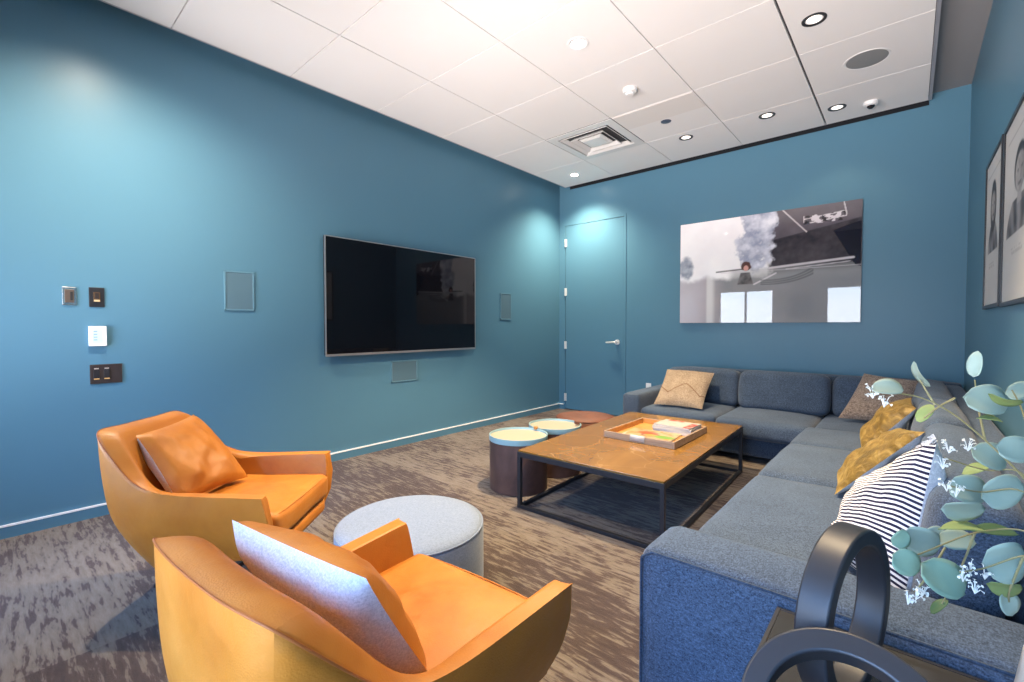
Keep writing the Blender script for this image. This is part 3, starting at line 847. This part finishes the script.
# ------------------------------------------------------------------ coffee table
TO = (-1.485, 3.18, 0)
tx0, tx1, ty0, ty1, th = -1.995, -.995, 2.320, 4.085, .392
ct = empty('coffee_table', TO, 0, 'low coffee table with a brown veined stone top and thin black metal frame', 'coffee table')
ct.rotation_euler.z = R(2)
w = .026
link('table_top', bx(tx0 + .004, tx1 - .004, ty0 + .004, ty1 - .004, th - .012, th), M['stone'], ct, bevel=.002, off=TO)
bm = bmesh.new()
for a in ((tx0, tx1, ty0, ty0 + w), (tx0, tx1, ty1 - w, ty1), (tx0, tx0 + w, ty0 + w, ty1 - w), (tx1 - w, tx1, ty0 + w, ty1 - w)): box(bm, *a, th - .046, th - .012)
link('apron', bm, M['frame_black'], ct, bevel=.0015, off=TO)
for x in (tx0, tx1 - w):
    for y in (ty0, ty1 - w):
        link('leg', bx(x, x + w, y, y + w, 0, th - .046), M['frame_black'], ct, bevel=.0015, off=TO)
for a in ((tx0 + w, tx1 - w, ty0, ty0 + w), (tx0 + w, tx1 - w, ty1 - w, ty1), (tx0, tx0 + w, ty0 + w, ty1 - w), (tx1 - w, tx1, ty0 + w, ty1 - w)):
    link('floor_rail', bx(*a, .001, .022), M['frame_black'], ct, bevel=.0015, off=TO)

# tray with magazines and books
yx0, yx1, yy0, yy1, tb = -1.705, -1.170, 2.995, 3.645, th + .001
YO = (-1.44, 3.32, tb)
tr = empty('serving_tray', YO, 0, 'rectangular bamboo tray with raised sides on the coffee table', 'tray')
link('tray_floor', bx(yx0 + .012, yx1 - .012, yy0 + .012, yy1 - .012, tb, tb + .008), M['tray_wood'], tr, off=YO)
bm = bmesh.new(); s = .014; zt = tb + .048
hole = (-1.515, -1.385)
box(bm, yx0, yx0 + s, yy0, yy1, tb, zt); box(bm, yx1 - s, yx1, yy0, yy1, tb, zt)
box(bm, yx0 + s, yx1 - s, yy1 - s, yy1, tb, zt)
box(bm, yx0 + s, yx1 - s, yy0, yy0 + s, tb, zt)
link('side_rail', bm, M['tray_side'], tr, bevel=.002, off=YO)
for x0, x1, y0, y1 in ((yx0 + s, yx0 + s + .002, yy0 + s, yy1 - s), (yx1 - s - .002, yx1 - s, yy0 + s, yy1 - s), (yx0 + s, yx1 - s, yy1 - s - .002, yy1 - s)):
    link('lining', bx(x0, x1, y0, y1, tb + .008, zt - .003), M['tray_wood'], tr, off=YO)
# white folded card stands in for the bright highlight on the tray front
CO = (-1.437, yy0, zt)
bm = bmesh.new(); cx = -1.437
loft(bm, [[(cx - .055, y, z), (cx + .055, y, z)] for y, z in ((yy0 - .002, tb + .012), (yy0 - .0025, zt - .002), (yy0 + .001, zt + .002), (yy0 + s, zt + .002), (yy0 + s + .003, zt - .002), (yy0 + s + .05, tb + .026))])
cd = link('highlight_card', bm, M['paper'], None, smooth=50, off=CO, loc=CO)
sol = cd.modifiers.new('t', 'SOLIDIFY'); sol.thickness = .0012; sol.offset = 1
tag(cd, 'small white card standing in for a highlight on the front side of the bamboo tray', 'card')

def mag_fn(u, v):
    n = noise.noise(Vector((u * 5, v * 5, 3))); n2 = noise.noise(Vector((u * 14, v * 14, 8)))
    c = L((172, 150, 112))
    c = lerp(c, L((164, 116, 58)), sst(.0, .3, n + n2 * .4))
    c = lerp(c, L((170, 76, 40)), sst(.25, .15, math.hypot((u - .42) * 1.0, (v - .60) * 1.1) + n2 * .05) * .9)
    c = lerp(c, L((120, 52, 30)), sst(.03, .015, abs(math.hypot((u - .52), (v - .40)) - .17)) * .8)
    c = lerp(c, L((178, 142, 60)), sst(.13, .08, math.hypot(u - .52, v - .40)))
    c = lerp(c, L((112, 150, 50)), sst(.24, .15, math.hypot((u - .82) * 1.0, (v - .34) * 1.2) + n2 * .04))
    c = lerp(c, L((182, 178, 170)), sst(.10, .06, u + v * .2 - .02))
    return c
MO = (-1.44, 3.23, tb + .009)
mg = empty('open_magazine', MO, R(4), 'colourful food magazine lying flat in the bamboo tray', 'magazine')
link('pages', bx(-.185, .185, -.14, .14, 0, .010), M['paper'], mg)
bm = grid_picture(.37, .28, 60, 46, mag_fn); bmesh.ops.rotate(bm, verts=bm.verts[:], cent=(0, 0, 0), matrix=Matrix.Rotation(R(-90), 3, 'X'))
o = link('printed_page', bm, M['magazine'], mg); o.location = (0, -.14, .0112)
# stacked books at the back of the tray
def book(loc, rz, w, d, h, cover, label):
    e = empty('book', loc, rz, label, 'book', 'books stacked in the tray')
    link('pages', bx(-w / 2 + .003, w / 2 - .003, -d / 2 + .001, d / 2 - .003, .0025, h - .0025), M['paper'], e)
    bm = bmesh.new(); box(bm, -w / 2, w / 2, -d / 2, d / 2, 0, .0022); box(bm, -w / 2, w / 2, -d / 2, d / 2, h - .0022, h); box(bm, -w / 2, w / 2, d / 2 - .002, d / 2, .0022, h - .0022)
    link('cover', bm, cover, e)
cw = plain('white_glossy_cover', (.46, .45, .44, 1), .3)
bz = tb + .009
book((-1.345, 3.50, bz), R(-2), .30, .235, .026, cw, 'thick white book at the bottom of the stack in the tray')
book((-1.35, 3.498, bz + .027), R(1), .30, .235, .020, cw, 'white book in the middle of the stack in the tray')
def cover_fn(u, v):
    c = L((180, 174, 170)); n = noise.noise(Vector((u * 6, v * 6, 5)))
    c = lerp(c, L((160, 60, 50)), 1 if (u > .82 and v < .8) or (.1 < u < .55 and v > .8) else 0)
    return lerp(c, L((226, 170, 160)), sst(.1, .3, n) * .6)
bt = (-1.345, 3.495, bz + .048)
book(bt, R(-3), .285, .225, .012, cw, 'thin red and white magazine on top of the stack in the tray')
bm = grid_picture(.28, .22, 30, 24, cover_fn); bmesh.ops.rotate(bm, verts=bm.verts[:], cent=(0, 0, 0), matrix=Matrix.Rotation(R(-90), 3, 'X'))
top = [o for o in COL.objects if o.name.startswith('book') and o.type == 'EMPTY'][-1]
o = link('front_cover_print', bm, M['magazine'], top); o.location = (0, -.11, .0125)

# ------------------------------------------------------------------ round drum tables and pouf
def drum(x, y, r, h, label):
    e = empty('drum_side_table', (x, y, 0), 0, label, 'side table', 'drum side tables beside the coffee table')
    bm = bmesh.new(); lathe(bm, [(r - .012, .0), (r - .004, .006), (r - .003, h - .036)], 64); link('drum_body', bm, M['drum'], e, smooth=40)
    bm = bmesh.new(); lathe(bm, [(r - .001, h - .040), (r, h - .036), (r, h), (r - .006, h), (r - .008, h - .016)], 64, cap=False); link('tray_rim', bm, M['rim_blue'], e, smooth=40)
    bm = bmesh.new(); cyl(bm, (0, 0), r - .007, h - .024, h - .016, 64); link('tray_top', bm, M['cream'], e, smooth=40)
    return e
d1 = drum(-2.222, 2.62, .222, .405, 'nearer brown drum side table with pale blue tray top')
bm = bmesh.new(); box(bm, -.012, .012, .20, .226, .400, .424); link('tab', bm, M['tray_wood'], d1, bevel=.003)
d2 = drum(-2.242, 3.12, .220, .395, 'farther brown drum side table with pale blue tray top')
bm = bmesh.new(); box(bm, .02, .07, .17, .20, .388, .414); bmesh.ops.rotate(bm, verts=bm.verts[:], cent=(0, 0, 0), matrix=Matrix.Rotation(R(-30), 3, 'Z')); link('tab', bm, M['pouf'], d2, bevel=.003)
e = empty('leather_pouf', (-2.32, 3.72, 0), 0, 'round russet brown leather pouf behind the drum tables', 'pouf')
bm = bmesh.new(); lathe(bm, [(.24, .0), (.275, .02), (.285, .18), (.280, .335), (.262, .362), (.20, .372), (.001, .378)], 64); link('body', bm, M['pouf'], e, smooth=60)
bm = bmesh.new(); tube(bm, [(.272 * math.cos(a), .272 * math.sin(a), .354) for a in [2 * math.pi * i / 64 for i in range(64)]], .005, 6, closed=True); link('seam', bm, M['pouf'], e, smooth=60)

# round grey-blue ottoman
e = empty('round_ottoman', (-1.672, 1.225, 0), 0, 'round grey-blue felt ottoman between the armchairs and drum tables', 'ottoman')
bm = bmesh.new(); r = .325; h = .352
lathe(bm, [(r - .012, .03), (r - .002, .04), (r, .10), (r, h - .035), (r - .006, h - .014), (r - .022, h - .003), (r - .06, h + .002), (.15, h + .005), (.001, h + .006)], 72)
body = link('body', bm, M['ottoman'], e, smooth=60)
bm = bmesh.new(); tube(bm, [((r - .004) * math.cos(a), (r - .004) * math.sin(a), h - .016) for a in [2 * math.pi * i / 72 for i in range(72)]], .004, 6, closed=True); link('piping', bm, M['ottoman'], e, smooth=60)
bm = bmesh.new(); cyl(bm, (0, 0), r - .03, 0, .032, 48); link('plinth', bm, M['black'], e, smooth=40)

# ------------------------------------------------------------------ leather swivel armchairs
def armchair(label):
    e = empty('leather_armchair', (0, 0, 0), 0, label, 'armchair', 'tan leather armchairs')
    # half profiles: outer top, outer middle, outer low, outer bottom, inner bottom, inner middle, inner top
    def st(ot, om, ol, ob, ib, im, it): return [ot, om, ol, ob, ib, im, it]
    front = st((.345, .385, .545), (.337, .405, .46), (.305, .405, .34), (.272, .375, .275), (.255, .375, .285), (.272, .40, .42), (.294, .38, .545))
    mid = st((.325, .14, .545), (.318, .14, .44), (.285, .14, .33), (.235, .14, .235), (.23, .14, .26), (.262, .15, .42), (.276, .15, .545))
    junc = st((.300, -.125, .545), (.298, -.155, .44), (.262, -.14, .31), (.210, -.10, .205), (.20, -.03, .26), (.240, -.06, .42), (.252, -.078, .540))
    wing = st((.276, -.24, .665), (.272, -.255, .47), (.238, -.22, .31), (.19, -.145, .19), (.18, -.05, .26), (.228, -.125, .42), (.236, -.165, .662))
    corn = st((.262, -.358, .800), (.240, -.35, .50), (.205, -.275, .32), (.165, -.185, .18), (.16, -.06, .26), (.206, -.150, .42), (.212, -.248, .785))
    inb = st((.14, -.362, .782), (.14, -.368, .50), (.12, -.295, .32), (.10, -.20, .175), (.09, -.07, .26), (.12, -.165, .42), (.12, -.256, .788))
    cen = st((0, -.366, .785), (0, -.372, .50), (0, -.298, .32), (0, -.205, .175), (0, -.072, .26), (0, -.168, .42), (0, -.258, .790))
    half = [front, mid, junc, wing, corn, inb]
    mir = lambda s: [(-x, y, z) for x, y, z in s]
    rows = half + [cen] + [mir(s) for s in half[::-1]]
    bm = bmesh.new()
    vr = loft(bm, rows, True)
    bm.faces.new(vr[0][::-1]); bm.faces.new(vr[-1])
    # underside closing the tub
    k = len(vr)
    for i in range(k // 2):
        a, b, c, d = vr[i][3], vr[i + 1][3], vr[k - 2 - i][3], vr[k - 1 - i][3]
        vs = []
        for v in (a, d, c, b):
            if v not in vs: vs.append(v)
        if len(vs) >= 3: bm.faces.new(vs)
    bmesh.ops.recalc_face_normals(bm, faces=bm.faces[:])
    cr = bm.edges.layers.float.new('crease_edge')
    def crease(a, b, v):
        ed = bm.edges.get((a, b))
        if ed: ed[cr] = v
    for a, b in zip(vr, vr[1:]):
        crease(a[0], b[0], 1.0); crease(a[3], b[3], .6); crease(a[4], b[4], .8)
    for i in range(k - 1):
        crease(vr[i][6], vr[i + 1][6], .75 if i < 2 or i > k - 4 else .2)
    for rw, val in ((vr[0], .85), (vr[-1], .85)):
        for i in range(7): crease(rw[i], rw[(i + 1) % 7], val)
    for i in (2, k - 3):
        for q in (1,): crease(vr[i][q], vr[i][q + 1], .5)
        for q in (5,): crease(vr[i][q], vr[i][q + 1], .6)
    for i in (4, k - 5):
        for q in (1, 2): crease(vr[i][q], vr[i][q + 1], .45)
    seamv = [[v.co.copy() for v in rw] for rw in vr]
    sh = link('shell', bm, M['leather'], e, smooth=60, subd=3)
    # front rail under the cushion
    bm = bmesh.new(); cushion(bm, -.262, .262, .20, .392, .255, .325, r=.022, n=10, puff=(0, .006, .003)); link('front_rail', bm, M['leather'], e, smooth=50)
    bm = bmesh.new(); cushion(bm, -.266, .266, -.06, .405, .330, .450, r=.032, n=22, puff=(.002, .010, .016), wob=.004, seed=3); sc = link('seat_cushion', bm, M['leather'], e, smooth=50)
    bm = bmesh.new()
    tube(bm, smooth_path([(-.250, .375, .4385), (-.225, .3955, .4405), (0, .403, .4425), (.225, .3955, .4405), (.250, .375, .4385)], 6), .0026, 6)
    link('piping', bm, M['leather'], sc, smooth=60)
    # stitched seams on the shell
    for s in (1, -1):
        bm = bmesh.new(); ctl = [Vector((s * x, y, z)) for x, y, z in (mid[0], junc[0], wing[0], corn[0], inb[0], cen[0])] + [Vector((-s * inb[0][0],) + inb[0][1:])]
        path = []
        for i in range(len(ctl) - 3):
            a_, b_, c_, d_ = ctl[i:i + 4]
            for q in range(9):
                t_ = q / 8
                path.append((a_ * (1 - t_) ** 3 + b_ * (3 * t_ ** 3 - 6 * t_ * t_ + 4) + c_ * (-3 * t_ ** 3 + 3 * t_ * t_ + 3 * t_ + 1) + d_ * t_ ** 3) / 6)
        path = [p for i, p in enumerate(path) if i == 0 or (p - path[i - 1]).length > 1e-5]
        tube(bm, path, .0022, 6)
        link('seam', bm, M['leather_seam'], sh, smooth=60)
    # swivel base: column, four splayed feet
    bm = bmesh.new(); lathe(bm, [(.075, .150), (.075, .178)], 32); lathe(bm, [(.028, .05), (.028, .16)], 24); link('column', bm, M['frame_black'], e, smooth=40)
    for a in range(4):
        bm = bmesh.new()
        rows = [[(.0, -.020, .062), (.0, .020, .062), (.0, .020, .036), (.0, -.020, .036)], [(.29, -.014, .022), (.29, .014, .022), (.29, .014, .004), (.29, -.014, .004)], [(.305, -.012, .020), (.305, .012, .020), (.305, .012, .0), (.305, -.012, .0)]]
        v = loft(bm, rows, True); bm.faces.new(v[0]); bm.faces.new(v[-1][::-1])
        bmesh.ops.recalc_face_normals(bm, faces=bm.faces[:])
        link('leg', bm, M['frame_black'], e, bevel=.002, rot=(0, 0, R(a * 90 - 90 + LEGROT)))
    return e
LEGROT = 0
ch = armchair('tan leather armchair by the blue wall, facing the room')
ch.location = (-2.41, .685, 0); ch.rotation_euler.z = R(41.5 - 90)
def copy_tree(o, parent=None):
    c = o.copy(); COL.objects.link(c); c.parent = parent
    for k in o.children: copy_tree(k, c)
    return c
ch2 = copy_tree(ch)
ch2['label'] = 'nearest tan leather armchair, its back to the camera'
ch2.location = (-.965, .58, 0); ch2.rotation_euler.z = R(95 - 90)
def chair_pillow(chair, corners, label, seed):
    mw = Matrix.Translation(chair.location) @ Matrix.Rotation(chair.rotation_euler.z, 4, 'Z')
    return throw_pillow('throw_pillow', [mw @ Vector(c) for c in corners], .15, M['leather'], M['linen'], label, 'leather and linen pillows on the armchairs',
                        front_label='tan leather face', back_label='white linen back', seed=seed, wrinkle=.0065, dent=.05, back_ratio=1.25)
# corners as seen from in front of the chair: top left = sitter's right
chair_pillow(ch, [(.165, -.245, .752), (-.235, -.275, .765), (-.130, .06, .475), (.205, -.04, .470)], 'leather-faced pillow standing in the armchair by the wall', 2)
chair_pillow(ch2, [(.195, -.145, .748), (-.270, -.185, .755), (-.20, .02, .470), (.20, .01, .470)], 'white-backed leather pillow leaning in the nearest armchair', 5)
# ------------------------------------------------------------------ pillows on the sofa
def embroid(name, src_dark, src_light):
    t = NT(name); v = t.coord()
    n = t.noise(v, 150, 2, .6); big = t.noise(v, 9, 3)
    base = t.ramp(t.math('ADD', n, t.math('MULTIPLY', t.math('SUBTRACT', big, .5), .3)), [(.35, src_dark), (.65, src_light)])
    tc = t.n('ShaderNodeTexCoord'); sp_ = t.n('ShaderNodeSeparateXYZ'); t.l(tc.outputs['UV'], sp_.inputs[0])
    tri = t.math('ABSOLUTE', t.math('SUBTRACT', t.math('FRACT', t.math('ADD', t.math('MULTIPLY', sp_.outputs['X'], 1.5), .12)), .5))
    d = t.math('ABSOLUTE', t.math('SUBTRACT', sp_.outputs['Y'], t.math('ADD', t.math('MULTIPLY', tri, .55), .24)))
    m = t.math('LESS_THAN', d, .012)
    t.set(t.mix(m, base, srgb(110, 84, 66)), .95, spec=.15)
    t.bump(t.math('ADD', n, m), .5, .006)
    return t.m
M['beige_z'] = embroid('beige_zigzag_cloth', srgb(118, 102, 86), srgb(164, 147, 128))
throw_pillow('throw_pillow', [(-1.975, 4.83, .752), (-1.48, 4.82, .745), (-1.475, 4.45, .428), (-1.945, 4.42, .428)], .15, M['beige_z'], M['beige'],
             'beige pillow with a zigzag line, against the left end of the sofa', seed=3, wrinkle=.006)
throw_pillow('throw_pillow', [(-.285, 4.93, .815), (.10, 4.84, .785), (.03, 4.62, .450), (-.44, 4.70, .445)], .14, M['taupe'], M['taupe'],
             'taupe chunky woven pillow in the corner of the sofa', seed=4, wrinkle=.008)
# front faces look up and across the room (-X); "left" seen from the front is the far (+Y) side
throw_pillow('throw_pillow', [(.02, 3.98, .750), (.04, 3.52, .745), (-.205, 3.50, .445), (-.225, 3.96, .445)], .16, M['gold'], M['linen'],
             'farther gold velvet pillow, crumpled, next to the taupe one', seed=6, wrinkle=.010, dent=.07, front_label='crushed gold velvet face', back_label='pale linen back', back_ratio=.7)
throw_pillow('throw_pillow', [(-.01, 2.95, .715), (.058, 2.50, .790), (-.245, 2.535, .445), (-.265, 3.00, .445)], .10, M['gold'], M['linen'],
             'nearer gold velvet pillow behind the striped one', seed=8, wrinkle=.012, dent=.05, front_label='gold velvet face', back_label='pale linen back')
sc = [(-.115, 2.14, .60), (.064, 1.72, .905), (.0, 1.60, .455), (-.19, 1.90, .440)]
e = throw_pillow('throw_pillow', sc, .16, M['stripes'], M['linen'], 'navy and white striped pillow with tassels, nearest on the sofa', seed=9, wrinkle=.008, dent=.03,
                 front_label='navy and white striped face', back_label='white back', back_ratio=1.5)
tb_ = [sum(c[i] for c in sc) / 4 for i in (0, 1)] + [min(c[2] for c in sc)]
bm = bmesh.new(); random.seed(3)
A, B = Vector(sc[0]), Vector(sc[1])
nrm = ((Vector(sc[3]) - A).cross(B - A)).normalized()
out = (A - Vector(sc[3])).normalized()
for i in range(90):
    t = i / 89; p = A.lerp(B, t) - (A - Vector(sc[3])).normalized() * .012 * (1 - (2 * t - 1) ** 2) + nrm * .004
    d = (out + nrm * random.uniform(-.2, .9) + (B - A).normalized() * random.uniform(-.4, .4)).normalized()
    tube(bm, [p, p + d * .014, p + d * .020 + Vector((random.uniform(-.006, .006), random.uniform(-.006, .006), -.010)), ], .0022, 5)
fr = link('fringe', bm, M['linen'], e, off=tb_); tag(fr, kind='stuff')

# ------------------------------------------------------------------ low dark table beside the sofa arm
SX0, SX1, SY0, SY1, SZ = -.232, .350, .60, 1.255, .532
EO = ((SX0 + SX1) / 2, (SY0 + SY1) / 2, 0)
e = empty('end_table', EO, 0, 'dark stone-topped end table in front of the near sofa arm', 'end table')
link('table_top', bx(SX0 + .008, SX1 - .008, SY0 + .008, SY1 - .008, SZ - .012, SZ), M['endstone'], e, off=EO, bevel=.001)
bm = bmesh.new(); w = .024
for a in ((SX0, SX1, SY0, SY0 + .008), (SX0, SX1, SY1 - .008, SY1), (SX0, SX0 + .008, SY0 + .008, SY1 - .008), (SX1 - .008, SX1, SY0 + .008, SY1 - .008)): box(bm, *a, SZ - .04, SZ + .001)
link('edge_frame', bm, M['frame_black'], e, off=EO)
for x in (SX0, SX1 - w):
    for y in (SY0, SY1 - w): link('leg', bx(x, x + w, y, y + w, 0, SZ - .04), M['frame_black'], e, off=EO)
for a in ((SX0 + w, SX1 - w, SY0, SY0 + w), (SX0 + w, SX1 - w, SY1 - w, SY1), (SX0, SX0 + w, SY0 + w, SY1 - w), (SX1 - w, SX1, SY0 + w, SY1 - w)):
    link('floor_rail', bx(*a, .001, .022), M['frame_black'], e, off=EO)

# ------------------------------------------------------------------ interlocked ring sculpture
def ring_mesh(ro, wid, th, n=72, squash=1.0):
    bm = bmesh.new(); rows = []
    for i in range(n):
        a = 2 * math.pi * i / n; row = []
        for r_, w_ in ((ro, -wid / 2), (ro, wid / 2), (ro - th, wid / 2), (ro - th, -wid / 2)):
            row.append((r_ * math.cos(a) * squash, w_, r_ * math.sin(a)))
        rows.append(row)
    vr = loft(bm, rows, True)
    for k in range(4): bm.faces.new((vr[-1][k], vr[-1][(k + 1) % 4], vr[0][(k + 1) % 4], vr[0][k]))
    bmesh.ops.recalc_face_normals(bm, faces=bm.faces[:])
    return bm
SCO = RING_BASE
sculp = empty('chain_link_sculpture', SCO, 0, 'charcoal sculpture of two big chain-link rings on the dark end table', 'sculpture')
for loc, rot, ro, wid, th, sq in RINGS:
    o = link('ring', ring_mesh(ro, wid, th, squash=sq), M['ring'], sculp, smooth=40, bevel=.004, seg=3)
    o.location = [loc[i] - SCO[i] for i in range(3)]; o.rotation_euler = [R(a) for a in rot]

# ------------------------------------------------------------------ eucalyptus
VX, VY = .205, 1.10
e = empty('vase', (VX, VY, SZ + .001), 0, 'pale stoneware vase holding the eucalyptus on the end table', 'vase')
bm = bmesh.new(); lathe(bm, [(.040, 0), (.058, .01), (.066, .08), (.055, .16), (.032, .215), (.030, .245), (.036, .262), (.030, .262), (.024, .245), (.026, .215), (.001, .20)], 40, cap=False); link('body', bm, M['vase'], e, smooth=50)
EU = (VX, VY, SZ + .215)
eu = empty('eucalyptus_sprays', EU, 0, 'silver-green eucalyptus sprays with tiny white blossoms at the right edge', 'plant')
for s in STEMS:
    p0 = Vector(s[0])
    pts = [Vector(p) for p in s]
    if pts[0].x > .15:
        pts = [Vector((VX + random.uniform(-.006, .006), VY + random.uniform(-.006, .006), SZ + .215)), Vector((VX - .004, VY, SZ + .30))] + pts
    bm = bmesh.new(); tube(bm, smooth_path(pts, 6), .0019, 7, .0011); link('stem', bm, M['stem'], eu, smooth=60, off=EU)
def leaf_mesh(c, a, b, cup):
    bm = bmesh.new(); c, a, b = Vector(c), Vector(a), Vector(b); nn = a.cross(b).normalized(); la, lb = a.length, b.length
    n = 10; rows = []
    for i in range(n + 1):
        t = -1 + 2 * i / n
        wv = math.sqrt(max(0, 1 - t * t)) ** .9 * (1 - .10 * t)
        row = []
        for j in range(7):
            s = -1 + j / 3
            z = cup * lb * (s * s * wv * wv) * .5 - cup * .35 * la * t * t + .03 * la * math.sin(3 * t + 2 * s)
            row.append(c + a * t + b * s * wv + nn * z)
        rows.append(row)
    loft(bm, rows)
    bmesh.ops.remove_doubles(bm, verts=bm.verts[:], dist=1e-5)
    return bm
LM = [M['leaf'], M['leaf_y'], M['leaf_g'], M['leaf_d']]
random.seed(5)
for q in LEAVES:
    c, a, b, k = q[0:3], q[3:6], q[6:9], q[9]
    lf = link('leaf', leaf_mesh(c, a, b, random.uniform(.15, .4)), LM[int(k)], eu, smooth=80, off=EU)
    so = lf.modifiers.new('t', 'SOLIDIFY'); so.thickness = .0006
random.seed(11)
for c in FLOWERS:
    bm = bmesh.new(); c = Vector(c)
    for k in range(9):
        d = Vector((random.uniform(-1, 1), random.uniform(-1, 1), random.uniform(-.8, 1))) * .010
        p = c + d
        tube(bm, [c - Vector((0, 0, .012)), c + d * .6, p], .0006, 4)
        for m_ in range(5):
            an = m_ * 2 * math.pi / 5 + k
            x = Vector((math.cos(an), math.sin(an), .25)) * .0025
            rot = Vector((d.x, d.y, d.z + .004)).normalized().to_track_quat('Z', 'Y')
            pet = rot @ x; side = (rot @ Vector((-math.sin(an), math.cos(an), 0))) * .0013
            v = [bm.verts.new(p + pet * .1), bm.verts.new(p + pet * .6 + side), bm.verts.new(p + pet), bm.verts.new(p + pet * .6 - side)]
            bm.faces.new(v)
    link('blossom', bm, M['flower'], eu, off=EU)

# ------------------------------------------------------------------ daylight, exposure, camera
wd = bpy.data.worlds.new('sky'); S.world = wd; wd.use_nodes = True
wt = wd.node_tree; bg = wt.nodes['Background']
tc = wt.nodes.new('ShaderNodeTexCoord'); sx = wt.nodes.new('ShaderNodeSeparateXYZ'); rp = wt.nodes.new('ShaderNodeValToRGB')
wt.links.new(tc.outputs['Generated'], sx.inputs[0])
ma = wt.nodes.new('ShaderNodeMath'); ma.operation = 'MULTIPLY_ADD'; ma.inputs[1].default_value = .5; ma.inputs[2].default_value = .5
wt.links.new(sx.outputs['Z'], ma.inputs[0]); wt.links.new(ma.outputs[0], rp.inputs[0])
# bright paving close by, a dimmer band of distant ground and buildings at the horizon, blue sky above
el = rp.color_ramp.elements
el[0].position = .0; el[0].color = GROUND; el[1].position = .375; el[1].color = GROUND
for p_, c_ in ((.42, FAR), (.52, FAR), (.56, HAZE), (.75, SKY_COL)):
    q_ = el.new(p_); q_.color = c_
wt.links.new(rp.outputs[0], bg.inputs['Color']); bg.inputs['Strength'].default_value = SKY
for w in (W1, W2):
    l = bpy.data.lights.new('window_portal', 'AREA'); l.shape = 'RECTANGLE'; l.size = w[1] - w[0]; l.size_y = WZ1 - WZ0
    l.cycles.is_portal = True
    lo = bpy.data.objects.new('window_portal', l); COL.objects.link(lo)
    lo.location = ((w[0] + w[1]) / 2, YF - .02, (WZ0 + WZ1) / 2); lo.rotation_euler = (R(90), 0, 0)
S.view_settings.view_transform = 'Standard'; S.view_settings.look = 'None'; S.view_settings.gamma = 1
S.view_settings.use_curve_mapping = False; S.view_settings.exposure = EXPO
S.cycles.use_denoising = True
S.cycles.max_bounces = 10; S.cycles.diffuse_bounces = 5; S.cycles.glossy_bounces = 4
S.cycles.sample_clamp_indirect = 6
cam = bpy.data.cameras.new('camera'); co = bpy.data.objects.new('camera', cam); COL.objects.link(co)
cam.sensor_width = 36; cam.lens = 454.8 / 1024 * 36; cam.shift_y = -(341 - 338.1) / 1024
cam.clip_start = .02
co.location = (0, 0, 1.22); co.rotation_euler = (R(90 - 1.5), 0, R(41.12))
S.camera = co
